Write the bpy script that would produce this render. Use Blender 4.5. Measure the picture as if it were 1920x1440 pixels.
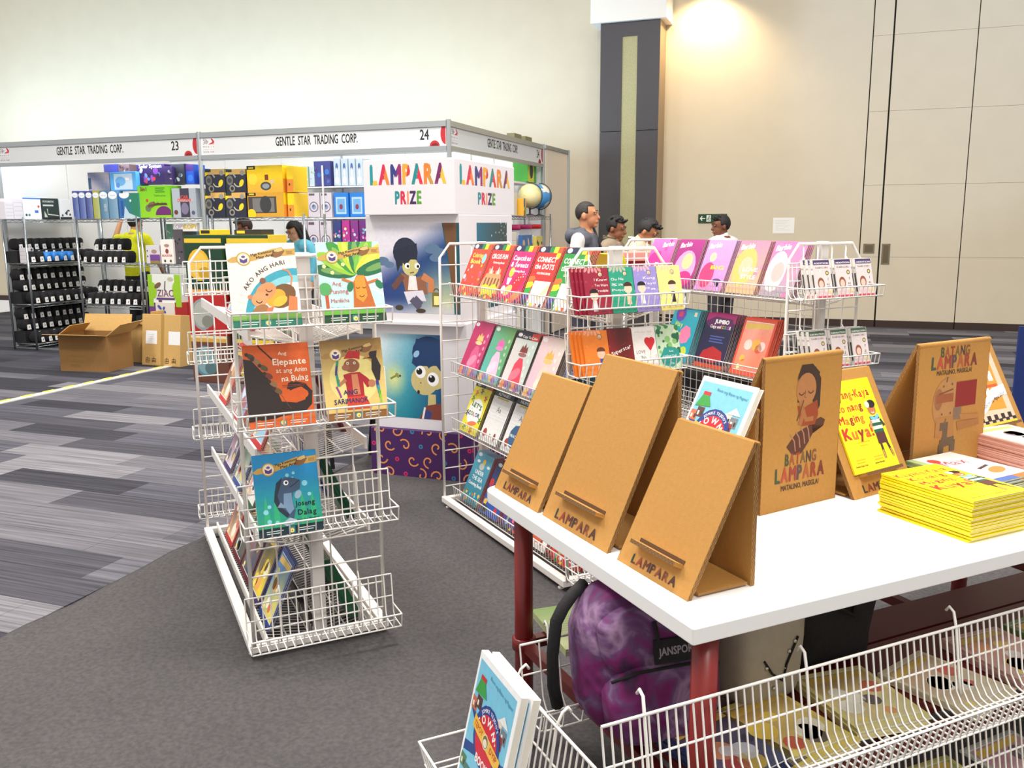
import bpy, bmesh, math, random
from mathutils import Vector, Matrix, Euler
from mathutils.geometry import tessellate_polygon
random.seed(7)
for _o in list(bpy.data.objects): bpy.data.objects.remove(_o)
scene = bpy.context.scene
COL = scene.collection
R = math.radians

# ------------------------------------------------------------------ camera
CAM_H = 1.5; FPX = 1650.0; PITCH = .1802; ROLL = .00654
_F = Vector((0, math.cos(PITCH), -math.sin(PITCH))); _U0 = Vector((0, math.sin(PITCH), math.cos(PITCH))); _R0 = Vector((1, 0, 0))
_R = _R0*math.cos(ROLL) - _U0*math.sin(ROLL); _U = _R0*math.sin(ROLL) + _U0*math.cos(ROLL)
cd = bpy.data.cameras.new('camera'); cam = bpy.data.objects.new('camera', cd); COL.objects.link(cam)
cd.sensor_width = 36; cd.lens = FPX/1920*36; cd.clip_start = .05; cd.clip_end = 100
cam.matrix_world = Matrix(((_R.x, _U.x, -_F.x, 0), (_R.y, _U.y, -_F.y, 0), (_R.z, _U.z, -_F.z, CAM_H), (0, 0, 0, 1)))
scene.camera = cam

# ------------------------------------------------------------------ light
scene.view_settings.view_transform = 'Standard'; scene.view_settings.look = 'None'
scene.view_settings.gamma = 1; scene.view_settings.use_curve_mapping = False
scene.view_settings.exposure = 0.22
wd = bpy.data.worlds.new('hall_light'); scene.world = wd; wd.use_nodes = True
wd.node_tree.nodes['Background'].inputs[0].default_value = (1.0, .97, .93, 1); wd.node_tree.nodes['Background'].inputs[1].default_value = .62

def area(name, loc, size, power, color=(1, 1, 1), rot=(0, 0, 0), sy=None):
    l = bpy.data.lights.new(name, 'AREA'); l.energy = power; l.size = size; l.color = color
    if sy: l.shape = 'RECTANGLE'; l.size_y = sy
    o = bpy.data.objects.new(name, l); COL.objects.link(o); o.location = loc; o.rotation_euler = rot
    return o
for _x, _y, _p in ((.9, 2.2, 120), (-3.2, 3.2, 110), (3.6, 5.2, 110), (-.6, 7.0, 130), (-5.5, 6.4, 120), (1.5, -1.5, 90)):
    area('ceiling_lamp', (_x, _y, 6.2), 1.1, _p*1.9, (1, .96, .9))

# hall grid: u to the right along the booth fronts, v towards the back wall
TH = R(20); E1 = Vector((math.cos(TH), -math.sin(TH), 0)); E2 = Vector((math.sin(TH), math.cos(TH), 0))
def uv(u, v, z=0): return E1*u + E2*v + Vector((0, 0, z))
GRID = -TH

# ------------------------------------------------------------------ helpers
def lin(c):
    return tuple(((x/255) / 12.92 if x/255 <= .04045 else ((x/255 + .055)/1.055)**2.4) for x in c[:3])
MATS = {}
def mat(name, rgb, rough=.6, metal=0, var=.0, scale=20, bump=0, bscale=200, emit=0, alpha=1, spec=.5, trans=0):
    if name in MATS: return MATS[name]
    m = bpy.data.materials.new(name); m.use_nodes = True; MATS[name] = m
    nt = m.node_tree; b = nt.nodes['Principled BSDF']; c = lin(rgb)
    b.inputs['Base Color'].default_value = (*c, 1); b.inputs['Roughness'].default_value = rough; b.inputs['Metallic'].default_value = metal
    b.inputs['Specular IOR Level'].default_value = spec
    if alpha < 1: b.inputs['Alpha'].default_value = alpha
    if trans: b.inputs['Transmission Weight'].default_value = trans
    if emit:
        b.inputs['Emission Color'].default_value = (*c, 1); b.inputs['Emission Strength'].default_value = emit
    if var or bump:
        tc = nt.nodes.new('ShaderNodeTexCoord')
        if var:
            n = nt.nodes.new('ShaderNodeTexNoise'); n.inputs['Scale'].default_value = scale; n.inputs['Detail'].default_value = 5
            nt.links.new(tc.outputs['Object'], n.inputs['Vector'])
            r = nt.nodes.new('ShaderNodeValToRGB'); r.color_ramp.elements[0].position = .3; r.color_ramp.elements[1].position = .7
            r.color_ramp.elements[0].color = (*[x*(1-var) for x in c], 1); r.color_ramp.elements[1].color = (*[min(1, x*(1+var)) for x in c], 1)
            nt.links.new(n.outputs['Fac'], r.inputs['Fac']); nt.links.new(r.outputs['Color'], b.inputs['Base Color'])
        if bump:
            n2 = nt.nodes.new('ShaderNodeTexNoise'); n2.inputs['Scale'].default_value = bscale; n2.inputs['Detail'].default_value = 3
            nt.links.new(tc.outputs['Object'], n2.inputs['Vector'])
            bp = nt.nodes.new('ShaderNodeBump'); bp.inputs['Strength'].default_value = bump; bp.inputs['Distance'].default_value = .01
            nt.links.new(n2.outputs['Fac'], bp.inputs['Height']); nt.links.new(bp.outputs['Normal'], b.inputs['Normal'])
    return m
def print_mat(name, rough):
    m = bpy.data.materials.new(name); m.use_nodes = True; nt = m.node_tree; b = nt.nodes['Principled BSDF']
    a = nt.nodes.new('ShaderNodeAttribute'); a.attribute_name = 'Col'
    tc = nt.nodes.new('ShaderNodeTexCoord'); n = nt.nodes.new('ShaderNodeTexNoise'); n.inputs['Scale'].default_value = 60; n.inputs['Detail'].default_value = 4
    mr = nt.nodes.new('ShaderNodeMapRange'); mr.inputs['To Min'].default_value = .86; mr.inputs['To Max'].default_value = 1.1
    mx = nt.nodes.new('ShaderNodeVectorMath'); mx.operation = 'SCALE'
    nt.links.new(tc.outputs['Object'], n.inputs['Vector']); nt.links.new(n.outputs['Fac'], mr.inputs['Value'])
    nt.links.new(a.outputs['Color'], mx.inputs[0]); nt.links.new(mr.outputs['Result'], mx.inputs['Scale'])
    nt.links.new(mx.outputs['Vector'], b.inputs['Base Color']); b.inputs['Roughness'].default_value = rough
    return m
PRINT = print_mat('printed_ink', .38); MATTE_PRINT = print_mat('printed_matte', .8)

class MB:
    def __init__(s): s.v = []; s.f = []; s.m = []
    def add(s, vs, fs, mi=0):
        o = len(s.v); s.v += [tuple(p) for p in vs]; s.f += [tuple(i+o for i in f) for f in fs]; s.m += [mi]*len(fs); return s
    def box(s, x0, y0, z0, x1, y1, z1, mi=0):
        return s.add([(x0,y0,z0),(x1,y0,z0),(x1,y1,z0),(x0,y1,z0),(x0,y0,z1),(x1,y0,z1),(x1,y1,z1),(x0,y1,z1)],
                     [(0,3,2,1),(4,5,6,7),(0,1,5,4),(1,2,6,5),(2,3,7,6),(3,0,4,7)], mi)
    def prism(s, pts, z0, z1, mi=0, axis='z'):
        n = len(pts)
        mp = {'z': lambda p, t: (p[0], p[1], t), 'y': lambda p, t: (p[0], t, p[1]), 'x': lambda p, t: (t, p[0], p[1])}[axis]
        vs = [mp(p, z0) for p in pts] + [mp(p, z1) for p in pts]
        return s.add(vs, [tuple(range(n))[::-1], tuple(range(n, 2*n))] + [(i, (i+1) % n, n+(i+1) % n, n+i) for i in range(n)], mi)
    def tube(s, pts, r, n=6, closed=False, mi=0, caps=True):
        P = [Vector(p) for p in pts]; k = len(P); rr = r if isinstance(r, (list, tuple)) else [r]*k
        vs = []; nrm = None
        for i, p in enumerate(P):
            if closed: t = P[(i+1) % k] - P[i-1]
            else: t = P[min(i+1, k-1)] - P[max(i-1, 0)]
            if t.length < 1e-9: t = Vector((0, 0, 1))
            t.normalize()
            if nrm is None:
                nrm = t.cross(Vector((0, 0, 1)))
                if nrm.length < .01: nrm = t.cross(Vector((1, 0, 0)))
                nrm.normalize()
            else:
                nrm = nrm - t*nrm.dot(t)
                if nrm.length < 1e-6: nrm = t.orthogonal()
                nrm.normalize()
            b = t.cross(nrm)
            for j in range(n):
                a = 2*math.pi*j/n + math.pi/n
                vs.append(p + (nrm*math.cos(a) + b*math.sin(a))*rr[i])
        fs = []
        for i in range(k if closed else k-1):
            i2 = (i+1) % k
            for j in range(n): fs.append((i*n+j, i*n+(j+1) % n, i2*n+(j+1) % n, i2*n+j))
        if caps and not closed: fs += [tuple(range(n))[::-1], tuple(range((k-1)*n, k*n))]
        return s.add(vs, fs, mi)
    def lathe(s, prof, n=20, c=(0, 0, 0), mi=0):
        vs = [(c[0]+r*math.cos(2*math.pi*j/n), c[1]+r*math.sin(2*math.pi*j/n), c[2]+z) for r, z in prof for j in range(n)]
        fs = [(i*n+j, i*n+(j+1) % n, (i+1)*n+(j+1) % n, (i+1)*n+j) for i in range(len(prof)-1) for j in range(n)]
        fs += [tuple(range(n))[::-1], tuple(range((len(prof)-1)*n, len(prof)*n))]
        return s.add(vs, fs, mi)
    def ell(s, c, r, M=None, nu=14, nv=9, mi=0):
        vs = []; M = M or Matrix.Identity(3); c = Vector(c)
        for i in range(nv+1):
            p = math.pi*i/nv
            for j in range(nu):
                a = 2*math.pi*j/nu
                vs.append(c + M @ Vector((r[0]*math.sin(p)*math.cos(a), r[1]*math.sin(p)*math.sin(a), r[2]*math.cos(p))))
        fs = [(i*nu+j, (i+1)*nu+j, (i+1)*nu+(j+1) % nu, i*nu+(j+1) % nu) for i in range(nv) for j in range(nu)]
        return s.add(vs, fs, mi)
    def cap(s, p, q, r1, r2, n=10, mi=0):
        p = Vector(p); q = Vector(q); d = (q-p); L = d.length or 1e-6; d.normalize()
        pts = []; rr = []
        for t in (-.95, -.6, 0): pts.append(p + d*r1*t); rr.append(r1*math.sqrt(max(0, 1-t*t)))
        for t in (0, .6, .95): pts.append(q + d*r2*t); rr.append(r2*math.sqrt(max(0, 1-t*t)))
        return s.tube(pts, rr, n, mi=mi)
    def xf(s, M, start=0):
        s.v[start:] = [tuple(M @ Vector(p)) for p in s.v[start:]]; return s
    def mesh(s, name, mats, smooth=False):
        me = bpy.data.meshes.new(name); me.from_pydata(s.v, [], s.f)
        for m in (mats if isinstance(mats, (list, tuple)) else [mats]): me.materials.append(m)
        me.polygons.foreach_set('material_index', s.m)
        if smooth: me.polygons.foreach_set('use_smooth', [True]*len(me.polygons))
        me.update(); return me
    def build(s, name, mats, parent=None, smooth=False, **k):
        return mk(name, s.mesh(name, mats, smooth), parent, **k)
def mk(name, me, parent=None, loc=None, rot=None, M=None, label=None, cat=None, group=None, kind=None):
    o = bpy.data.objects.new(name, me); COL.objects.link(o)
    if parent: o.parent = parent
    if M is not None: o.matrix_local = M
    if loc is not None: o.location = loc
    if rot is not None: o.rotation_euler = rot
    return tag(o, label, cat, group, kind)
def tag(o, label=None, cat=None, group=None, kind=None):
    if label: o['label'] = label
    if cat: o['category'] = cat
    if group: o['group'] = group
    if kind: o['kind'] = kind
    return o
def thing(name, label, cat, loc=(0, 0, 0), yaw=0, group=None, M=None):
    o = mk(name, None, label=label, cat=cat, group=group)
    if M is not None: o.matrix_world = M
    else: o.location = loc; o.rotation_euler = (0, 0, yaw)
    o.empty_display_size = .1
    return o
def bevel(o, w=.004, seg=2):
    m = o.modifiers.new('bevel', 'BEVEL'); m.width = w; m.segments = seg; m.limit_method = 'ANGLE'; return o
def dup(o, M=None, label=None, parent=None):
    c = o.copy(); COL.objects.link(c); c.parent = parent
    if M is not None: c.matrix_world = M
    if label: c['label'] = label
    for ch in o.children:
        mm = ch.matrix_local.copy(); d = dup(ch, None, None, c); d.matrix_parent_inverse = Matrix.Identity(4); d.matrix_local = mm
    return c
def rebase(t, p):
    """move a thing's origin to the world point p without moving its parts"""
    d = (t.matrix_basis.inverted() @ Vector(p))
    for ch in t.children: ch.location = ch.location - d
    t.location = Vector(p)
def pose(loc, yaw=0, tilt=0, roll=0):     # tilt leans the top backwards (+y), roll turns in the plane of the face
    return Matrix.Translation(Vector(loc)) @ Matrix.Rotation(yaw, 4, 'Z') @ Matrix.Rotation(-tilt, 4, 'X') @ Matrix.Rotation(roll, 4, 'Y')

# ------------------------------------------------------------------ flat print: coloured shapes on a sheet of w x h metres
_TX = {}
def glyphs(s, bold=0.0):
    k = (s, bold)
    if k not in _TX:
        cu = bpy.data.curves.new('t', 'FONT'); cu.body = s; cu.size = 1; cu.resolution_u = 2
        ob = bpy.data.objects.new('t', cu); me = ob.to_mesh(); me.calc_loop_triangles()
        vs = [(v.co.x, v.co.y) for v in me.vertices]; tr = [tuple(t.vertices) for t in me.loop_triangles]
        nb = len(tr)
        if bold:
            n0 = len(vs); base = vs; bt = tr; vs = []; tr = []
            for q, (ox, oy) in enumerate(((-bold, -bold*.5), (bold, -bold*.5), (bold*.5, bold*.8), (-bold*.5, bold*.8))): vs += [(a+ox, b_+oy) for a, b_ in base]; tr += [tuple(i+q*n0 for i in t_) for t_ in bt]
        ob.to_mesh_clear(); bpy.data.objects.remove(ob); bpy.data.curves.remove(cu)
        if vs:
            x0 = min(v[0] for v in vs); x1 = max(v[0] for v in vs); y0 = min(v[1] for v in vs); y1 = max(v[1] for v in vs)
        else: x0 = x1 = y0 = y1 = 0
        _TX[k] = (vs, tr, x0, x1, y0, y1, max(1, nb))
    return _TX[k]
def clip(poly, w, h):
    for ax, lim, sg in ((0, 0, 1), (0, w, -1), (1, 0, 1), (1, h, -1)):
        out = []; n = len(poly)
        for i in range(n):
            a = poly[i]; b = poly[(i+1) % n]; da = (a[ax]-lim)*sg; db = (b[ax]-lim)*sg
            if da >= 0: out.append(a)
            if (da >= 0) != (db >= 0):
                t = da/(da-db); out.append((a[0]+(b[0]-a[0])*t, a[1]+(b[1]-a[1])*t))
        poly = out
        if len(poly) < 3: return []
    return poly
class Cv:
    """x and y run 0..1 over the sheet, radii and line widths are fractions of the width"""
    def __init__(s, w, h, base=None, step=.00003):
        s.w = w; s.h = h; s.V = []; s.F = []; s.C = []; s.l = 0; s.sub = 0; s.step = step
        if base is not None: s.rect(0, 0, 1, 1, base)
    def _p(s, pts, cols):
        q = clip(pts, s.w, s.h)
        if not q: return
        o = len(s.V); z = (s.l + s.sub)*s.step
        s.V += [(p[0], p[1], z) for p in q]; s.F.append(tuple(range(o, o+len(q)))); s.C.append(cols)
    def nx(s): s.l += 1; s.sub = 0
    def poly(s, pts, c, keep=False):
        if not keep: s.nx()
        P = [(x*s.w, y*s.h) for x, y in pts]; c = lin(c)
        if len(P) == 3: s._p(P, c); return s
        for t in tessellate_polygon([[Vector((x, y, 0)) for x, y in P]]): s._p([P[i] for i in t], c)
        return s
    def rect(s, x, y, w, h, c, keep=False): 
        if not keep: s.nx()
        s._p([(x*s.w, y*s.h), ((x+w)*s.w, y*s.h), ((x+w)*s.w, (y+h)*s.h), (x*s.w, (y+h)*s.h)], lin(c)); return s
    def ell(s, cx, cy, r, c, ry=None, rot=0, n=18, a0=0, a1=360, keep=False):
        if not keep: s.nx()
        ry = ry or r; ca = math.cos(R(rot)); sa = math.sin(R(rot)); pts = []
        full = a1-a0 >= 360
        for i in range(n + (0 if full else 1)):
            a = R(a0 + (a1-a0)*i/n); x = r*s.w*math.cos(a); y = ry*s.w*math.sin(a)
            pts.append((cx*s.w + x*ca - y*sa, cy*s.h + x*sa + y*ca))
        s._p(pts, lin(c)) if full or a1-a0 <= 180 else [s._p([(cx*s.w, cy*s.h), pts[i], pts[i+1]], lin(c)) for i in range(n)]
        return s
    def line(s, pts, wd, c, keep=False):
        if not keep: s.nx()
        P = [Vector((x*s.w, y*s.h)) for x, y in pts]; h = wd*s.w/2; L = []; Q = []
        for i, p in enumerate(P):
            d = (P[min(i+1, len(P)-1)] - P[max(i-1, 0)]); d = d.normalized() if d.length > 1e-9 else Vector((1, 0)); nn = Vector((-d.y, d.x))*h
            L.append(p+nn); Q.append(p-nn)
        for i in range(len(P)-1): s._p([tuple(Q[i]), tuple(Q[i+1]), tuple(L[i+1]), tuple(L[i])], lin(c))
        return s
    def arc(s, cx, cy, r, wd, c, a0=0, a1=180, n=14, ry=None):
        ry = ry or r
        return s.line([(cx + r*math.cos(R(a0+(a1-a0)*i/n)), cy + ry*math.sin(R(a0+(a1-a0)*i/n))*s.w/s.h) for i in range(n+1)], wd, c)
    def text(s, t, x, y, size, c, al='c', bold=.0, wid=None, sx=1, shear=0, rot=0, wob=0, c2=None):
        """size: height of the capitals as a fraction of the width; wid: fit to this width; c: a colour or a list per letter"""
        s.nx(); rnd = random.Random(hash(t) & 255 if False else len(t)*7+ord(t[0]))
        many = isinstance(c[0], (list, tuple)); H = glyphs('H', bold); ch = (H[5]-H[4]) or .7; k = size*s.w/ch
        parts = list(t) if many or wob else [t]
        adv = []; xx = 0
        for i, g in enumerate(parts):
            G = glyphs(g, bold); adv.append(xx)
            if g == ' ': xx += .3
            else: xx += (G[3]-G[2]) + (.07 if len(parts) > 1 else 0)
        tot = xx*k*sx
        if wid: sx *= wid*s.w/max(tot, 1e-6); tot = wid*s.w
        ox = {'c': -tot/2, 'l': 0, 'r': -tot}[al]; ca = math.cos(R(rot)); sa = math.sin(R(rot))
        for i, g in enumerate(parts):
            if g == ' ': continue
            G = glyphs(g, bold); col = lin(c[i % len(c)] if many else c); dy = rnd.uniform(-wob, wob)*k
            col2 = lin(c2[i % len(c2)]) if c2 else None; xm = (G[2]*.45+G[3]*.55)
            for ti, tr in enumerate(G[1]):
                s.sub = .7*(ti//G[6])
                if col2:
                    for sg, cc in ((1, col), (-1, col2)):
                        P = [G[0][vi] for vi in tr]; out = []
                        for a in range(len(P)):
                            A = P[a]; B = P[(a+1) % len(P)]; da = (xm-A[0]+.3*(A[1]-.35))*sg; db = (xm-B[0]+.3*(B[1]-.35))*sg
                            if da >= 0: out.append(A)
                            if (da >= 0) != (db >= 0): tt = da/(da-db); out.append((A[0]+(B[0]-A[0])*tt, A[1]+(B[1]-A[1])*tt))
                        if len(out) >= 3:
                            s._p([(x*s.w + (ox+(adv[i]+px-G[2])*k*sx)*ca - (py*k+dy)*sa, y*s.h + (ox+(adv[i]+px-G[2])*k*sx)*sa + (py*k+dy)*ca) for px, py in out], cc)
                    continue
                q = []
                for vi in tr:
                    px, py = G[0][vi]; X = ox + (adv[i] + px - G[2] + shear*py)*k*sx; Y = py*k + dy
                    q.append((x*s.w + X*ca - Y*sa, y*s.h + X*sa + Y*ca))
                s._p(q, col)
        if bold: s.l += 2
        s.sub = 0
        return s
    def arctext(s, t, cx, cy, r, size, c, mid=90, bold=.02, step=None):
        H = glyphs('H', bold); k = size*s.w/((H[5]-H[4]) or .7); ws = [(glyphs(g, bold)[3]-glyphs(g, bold)[2] if g != ' ' else .3)*k + size*s.w*.16 for g in t]
        tot = sum(ws)/(r*s.w); a = R(mid) + tot/2; s.nx()
        for g, w_ in zip(t, ws):
            aa = a - w_/2/(r*s.w); a -= w_/(r*s.w)
            if g == ' ': continue
            G = glyphs(g, bold); rt = aa - math.pi/2; ca = math.cos(rt); sa = math.sin(rt)
            for ti, tr in enumerate(G[1]):
                s.sub = .7*(ti//G[6]); q = []
                for vi in tr:
                    X = (G[0][vi][0] - (G[2]+G[3])/2)*k; Y = G[0][vi][1]*k + r*s.w
                    q.append((cx*s.w + X*ca - Y*sa, cy*s.h + X*sa + Y*ca))
                s._p(q, lin(c))
        s.l += 2; s.sub = 0
        return s
    def grad(s, x, y, w, h, fn, nx=10, ny=10):
        s.nx(); z = s.l*s.step
        for i in range(nx):
            for j in range(ny):
                o = len(s.V); cs = []
                for a, b in ((i, j), (i+1, j), (i+1, j+1), (i, j+1)):
                    X = x + w*a/nx; Y = y + h*b/ny; s.V.append((X*s.w, Y*s.h, z)); cs.append(lin(fn(a/nx, b/ny)))
                s.F.append((o, o+1, o+2, o+3)); s.C.append(cs)
        return s
    def mesh(s, name, m=None, org=(0, 0, 0), face='front'):
        """front: sheet spans x from org.x, z from org.z and looks to -y; up: x, y plane looking to +z"""
        me = bpy.data.meshes.new(name)
        if face == 'front': vs = [(org[0]+x, org[1]-z, org[2]+y) for x, y, z in s.V]
        elif face == 'up': vs = [(org[0]+x, org[1]+y, org[2]+z) for x, y, z in s.V]
        elif face == 'right': vs = [(org[0]+z, org[1]+x, org[2]+y) for x, y, z in s.V]
        elif face == 'left': vs = [(org[0]-z, org[1]-x, org[2]+y) for x, y, z in s.V]
        else: vs = [(org[0]-x, org[1]+z, org[2]+y) for x, y, z in s.V]
        me.from_pydata(vs, [], s.F); me.materials.append(m or PRINT)
        at = me.color_attributes.new('Col', 'FLOAT_COLOR', 'CORNER'); buf = []
        for f, c in zip(s.F, s.C):
            if isinstance(c, list):
                for q in c: buf += [*q, 1]
            else: buf += [*c, 1]*len(f)
        at.data.foreach_set('color', buf); me.update(); return me
def mixc(a, b, t): t = max(0, min(1, t)); return tuple(a[i]+(b[i]-a[i])*t for i in range(3))
# ------------------------------------------------------------------ floor
def carpet_mat():
    m = bpy.data.materials.new('striped_carpet'); m.use_nodes = True; nt = m.node_tree; b = nt.nodes['Principled BSDF']; L = nt.links.new
    oi = nt.nodes.new('ShaderNodeObjectInfo'); ge = nt.nodes.new('ShaderNodeNewGeometry'); tc = nt.nodes.new('ShaderNodeTexCoord')
    ad = nt.nodes.new('ShaderNodeMath'); ad.operation = 'ADD'; fr = nt.nodes.new('ShaderNodeMath'); fr.operation = 'FRACT'
    L(oi.outputs['Random'], ad.inputs[0]); L(ge.outputs['Random Per Island'], ad.inputs[1]); L(ad.outputs[0], fr.inputs[0])
    rp = nt.nodes.new('ShaderNodeValToRGB'); rp.color_ramp.interpolation = 'CONSTANT'
    sh = [(0, (74, 73, 80)), (.18, (98, 97, 104)), (.36, (60, 59, 66)), (.5, (106, 104, 110)), (.68, (84, 83, 92)), (.88, (122, 120, 125))]
    rp.color_ramp.elements[0].position = 0; rp.color_ramp.elements[0].color = (*lin(sh[0][1]), 1)
    rp.color_ramp.elements[1].position = sh[1][0]; rp.color_ramp.elements[1].color = (*lin(sh[1][1]), 1)
    for p, c in sh[2:]:
        e = rp.color_ramp.elements.new(p); e.color = (*lin(c), 1)
    L(fr.outputs[0], rp.inputs['Fac'])
    vr = nt.nodes.new('ShaderNodeVectorRotate'); vr.rotation_type = 'Z_AXIS'; vr.inputs['Angle'].default_value = TH
    L(ge.outputs['Position'], vr.inputs['Vector'])
    mp = nt.nodes.new('ShaderNodeMapping'); mp.inputs['Scale'].default_value = (1.2, 62, 1); L(vr.outputs['Vector'], mp.inputs['Vector'])
    n = nt.nodes.new('ShaderNodeTexNoise'); n.inputs['Scale'].default_value = 1; n.inputs['Detail'].default_value = 3; L(mp.outputs['Vector'], n.inputs['Vector'])
    mr = nt.nodes.new('ShaderNodeMapRange'); mr.inputs['From Min'].default_value = .3; mr.inputs['From Max'].default_value = .7
    mr.inputs['To Min'].default_value = .55; mr.inputs['To Max'].default_value = 1.35; L(n.outputs['Fac'], mr.inputs['Value'])
    sc = nt.nodes.new('ShaderNodeVectorMath'); sc.operation = 'SCALE'; L(rp.outputs['Color'], sc.inputs[0]); L(mr.outputs['Result'], sc.inputs['Scale'])
    n2 = nt.nodes.new('ShaderNodeTexNoise'); n2.inputs['Scale'].default_value = 420; L(tc.outputs['Object'], n2.inputs['Vector'])
    bp = nt.nodes.new('ShaderNodeBump'); bp.inputs['Strength'].default_value = .5; bp.inputs['Distance'].default_value = .004
    L(n2.outputs['Fac'], bp.inputs['Height']); L(bp.outputs['Normal'], b.inputs['Normal'])
    L(sc.outputs['Vector'], b.inputs['Base Color']); b.inputs['Roughness'].default_value = .95; b.inputs['Specular IOR Level'].default_value = .15
    return m
CARPET = carpet_mat()
floor = MB().add([uv(-14, -3, -.006), uv(9, -3, -.006), uv(9, 14, -.006), uv(-14, 14, -.006)], [(0, 1, 2, 3)]).build('floor', mat('underlay', (52, 51, 55), .95), kind='structure')
tag(floor, 'floor of long grey striped carpet tiles', 'floor')
def px(p):
    d = p - Vector((0, 0, CAM_H)); z = d.dot(_F)
    return (960 + FPX*d.dot(_R)/z, 720 - FPX*d.dot(_U)/z) if z > .2 else (-9999, -9999)
PU0, PU1, PV1 = -2.83, 5.4, 5.55                     # the plain carpet's edges
tiles = []
for j in range(-4, 56):
    off = random.choice((0, .25, .5, .75))
    for i in range(-14, 10):
        u = i + off; v = j*.25
        if v > 13.6 or (u > PU0 - .02 and v + .25 < PV1): continue
        c = uv(u+.5, v+.125); X, Y = px(c); vis = -160 < X < 2080 and 300 < Y < 1560
        hid = u > -2.9 and v < 9.5 and not (u > -.2 and v > 6.4)
        tiles.append((0 if vis and not hid else 1, c.length, u, v))
tiles.sort(); PL = MB().box(.0008, .0008, -.006, .9992, .2492, 0).mesh('carpet_tile', CARPET); rest = MB()
for k, (hid, d, u, v) in enumerate(tiles):
    u1 = min(1.0, PU0 - u) if (u < PU0 and v + .25 < PV1) else 1.0
    if u1 < .04: continue
    if k < 300:
        me = PL if u1 > .999 else MB().box(.0008, .0008, -.006, u1, .2492, 0).mesh('carpet_tile', CARPET)
        mk('carpet_tile', me, floor, loc=uv(u, v), rot=(0, 0, GRID))
    else:
        s0 = len(rest.v); rest.box(.0008, .0008, -.006, u1, .2492, 0); rest.xf(Matrix.Translation(uv(u, v)) @ Matrix.Rotation(GRID, 4, 'Z'), s0)
rest.build('carpet_tile_field', CARPET, floor, kind='stuff')
# plain carpet of the stand, its left edge slightly wavy
pc = MB(); n = 40; L0 = [uv(PU0 + .012*math.sin(i*1.3) + .006*math.sin(i*3.1), -2.5 + (PV1+2.5)*i/n) for i in range(n+1)]
vs = []
for i, p in enumerate(L0):
    e = uv(PU1, -2.5 + (PV1+2.5)*i/n); q = p + E1*.03
    vs += [p + Vector((0, 0, -.006)), p + Vector((0, 0, .001)), q + Vector((0, 0, .004)), e + Vector((0, 0, .004))]
pc.add(vs, [(4*i+k, 4*i+k+1, 4*i+k+5, 4*i+k+4) for i in range(n) for k in range(3)])
pc.build('carpet', mat('plain_carpet', (88, 85, 86), .97, var=.2, scale=70, bump=.6, bscale=420, spec=.1), smooth=True,
         label='plain dark grey carpet laid over the striped tiles under the book racks', cat='carpet', kind='structure')
# hazard tape on the cable
tp = thing('floor_tape', 'white strip with yellow dashes taped across the striped carpet', 'tape', uv(-6.72, 5.2, 0), GRID)
MB().box(-.045, 0, 0, .045, 2.85, .008).build('strip', mat('tape_white', (205, 205, 195), .6, var=.1), tp)
for i in range(12): MB().box(-.05, .08+i*.235, .006, -.012, .2+i*.235, .011).build('dash', mat('tape_yellow', (225, 215, 70), .6), tp)

# ------------------------------------------------------------------ back wall
WV = 13.66
WALL = mat('painted_wall', (216, 204, 180), .75, var=.02, scale=3, bump=.05, bscale=300)
def grid_obj(mb, name, m, parent=None, **k): 
    return mb.build(name, m, parent, loc=(0, 0, 0) if parent else None, rot=None if parent else (0, 0, GRID), **k)
wb = MB().box(-18, WV+.04, 0, 10, WV+.2, 9).build('wall_back', mat('wall_gap', (40, 34, 28), .8), rot=(0, 0, GRID), kind='structure')
tag(wb, 'tall beige hall wall with folding panels and dark seams', 'wall')
MB().box(-18, WV, .1, .325, WV+.05, 9).build('wall_panel', WALL, wb)
for u0, u1 in ((.34, .583), (.606, 1.621), (1.634, 2.66), (2.675, 3.7), (3.715, 4.74), (4.755, 7)):
    for z0 in range(0, 9):
        MB().box(u0, WV, max(.1, z0+.0015), u1, WV+.05, z0+.9985).build('wall_panel', WALL, wb)
bb = MB().box(-18, WV-.012, 0, .325, WV+.05, .1)
for u0, u1 in ((.34, .583), (.606, 1.621), (1.634, 2.66), (2.675, 7)): bb.box(u0, WV-.01, 0, u1, WV+.05, .1)
tag(bb.build('baseboard_back', mat('dark_skirting', (58, 40, 34), .6), rot=(0, 0, GRID), kind='structure'), 'dark brown skirting along the back wall', 'skirting')
def plate(u0, u1, z0, z1, lab):
    t = thing('handle_plate', lab, 'door plate', uv((u0+u1)/2, WV, z0), GRID, 'plates on the wall seam')
    w = (u1-u0)/2; MB().box(-w, -.006, 0, w, 0, z1-z0).build('plate', mat('brushed_steel', (150, 140, 120), .35, .9), t)
    MB().box(-w+.02, -.008, .02, w-.02, -.004, z1-z0-.02).build('recess', mat('steel_inner', (120, 108, 86), .4, .8), t)
    for dz in (.012, z1-z0-.012): MB().ell((0, -.007, dz), (.006, .004, .006), nu=6, nv=4).build('screw', MATS['brushed_steel'], t)
plate(.379, .528, 1.05, 1.187, 'small square metal plate left of the dark wall seam')
plate(.625, .735, .895, 1.187, 'tall metal plate right of the dark wall seam')
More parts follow.
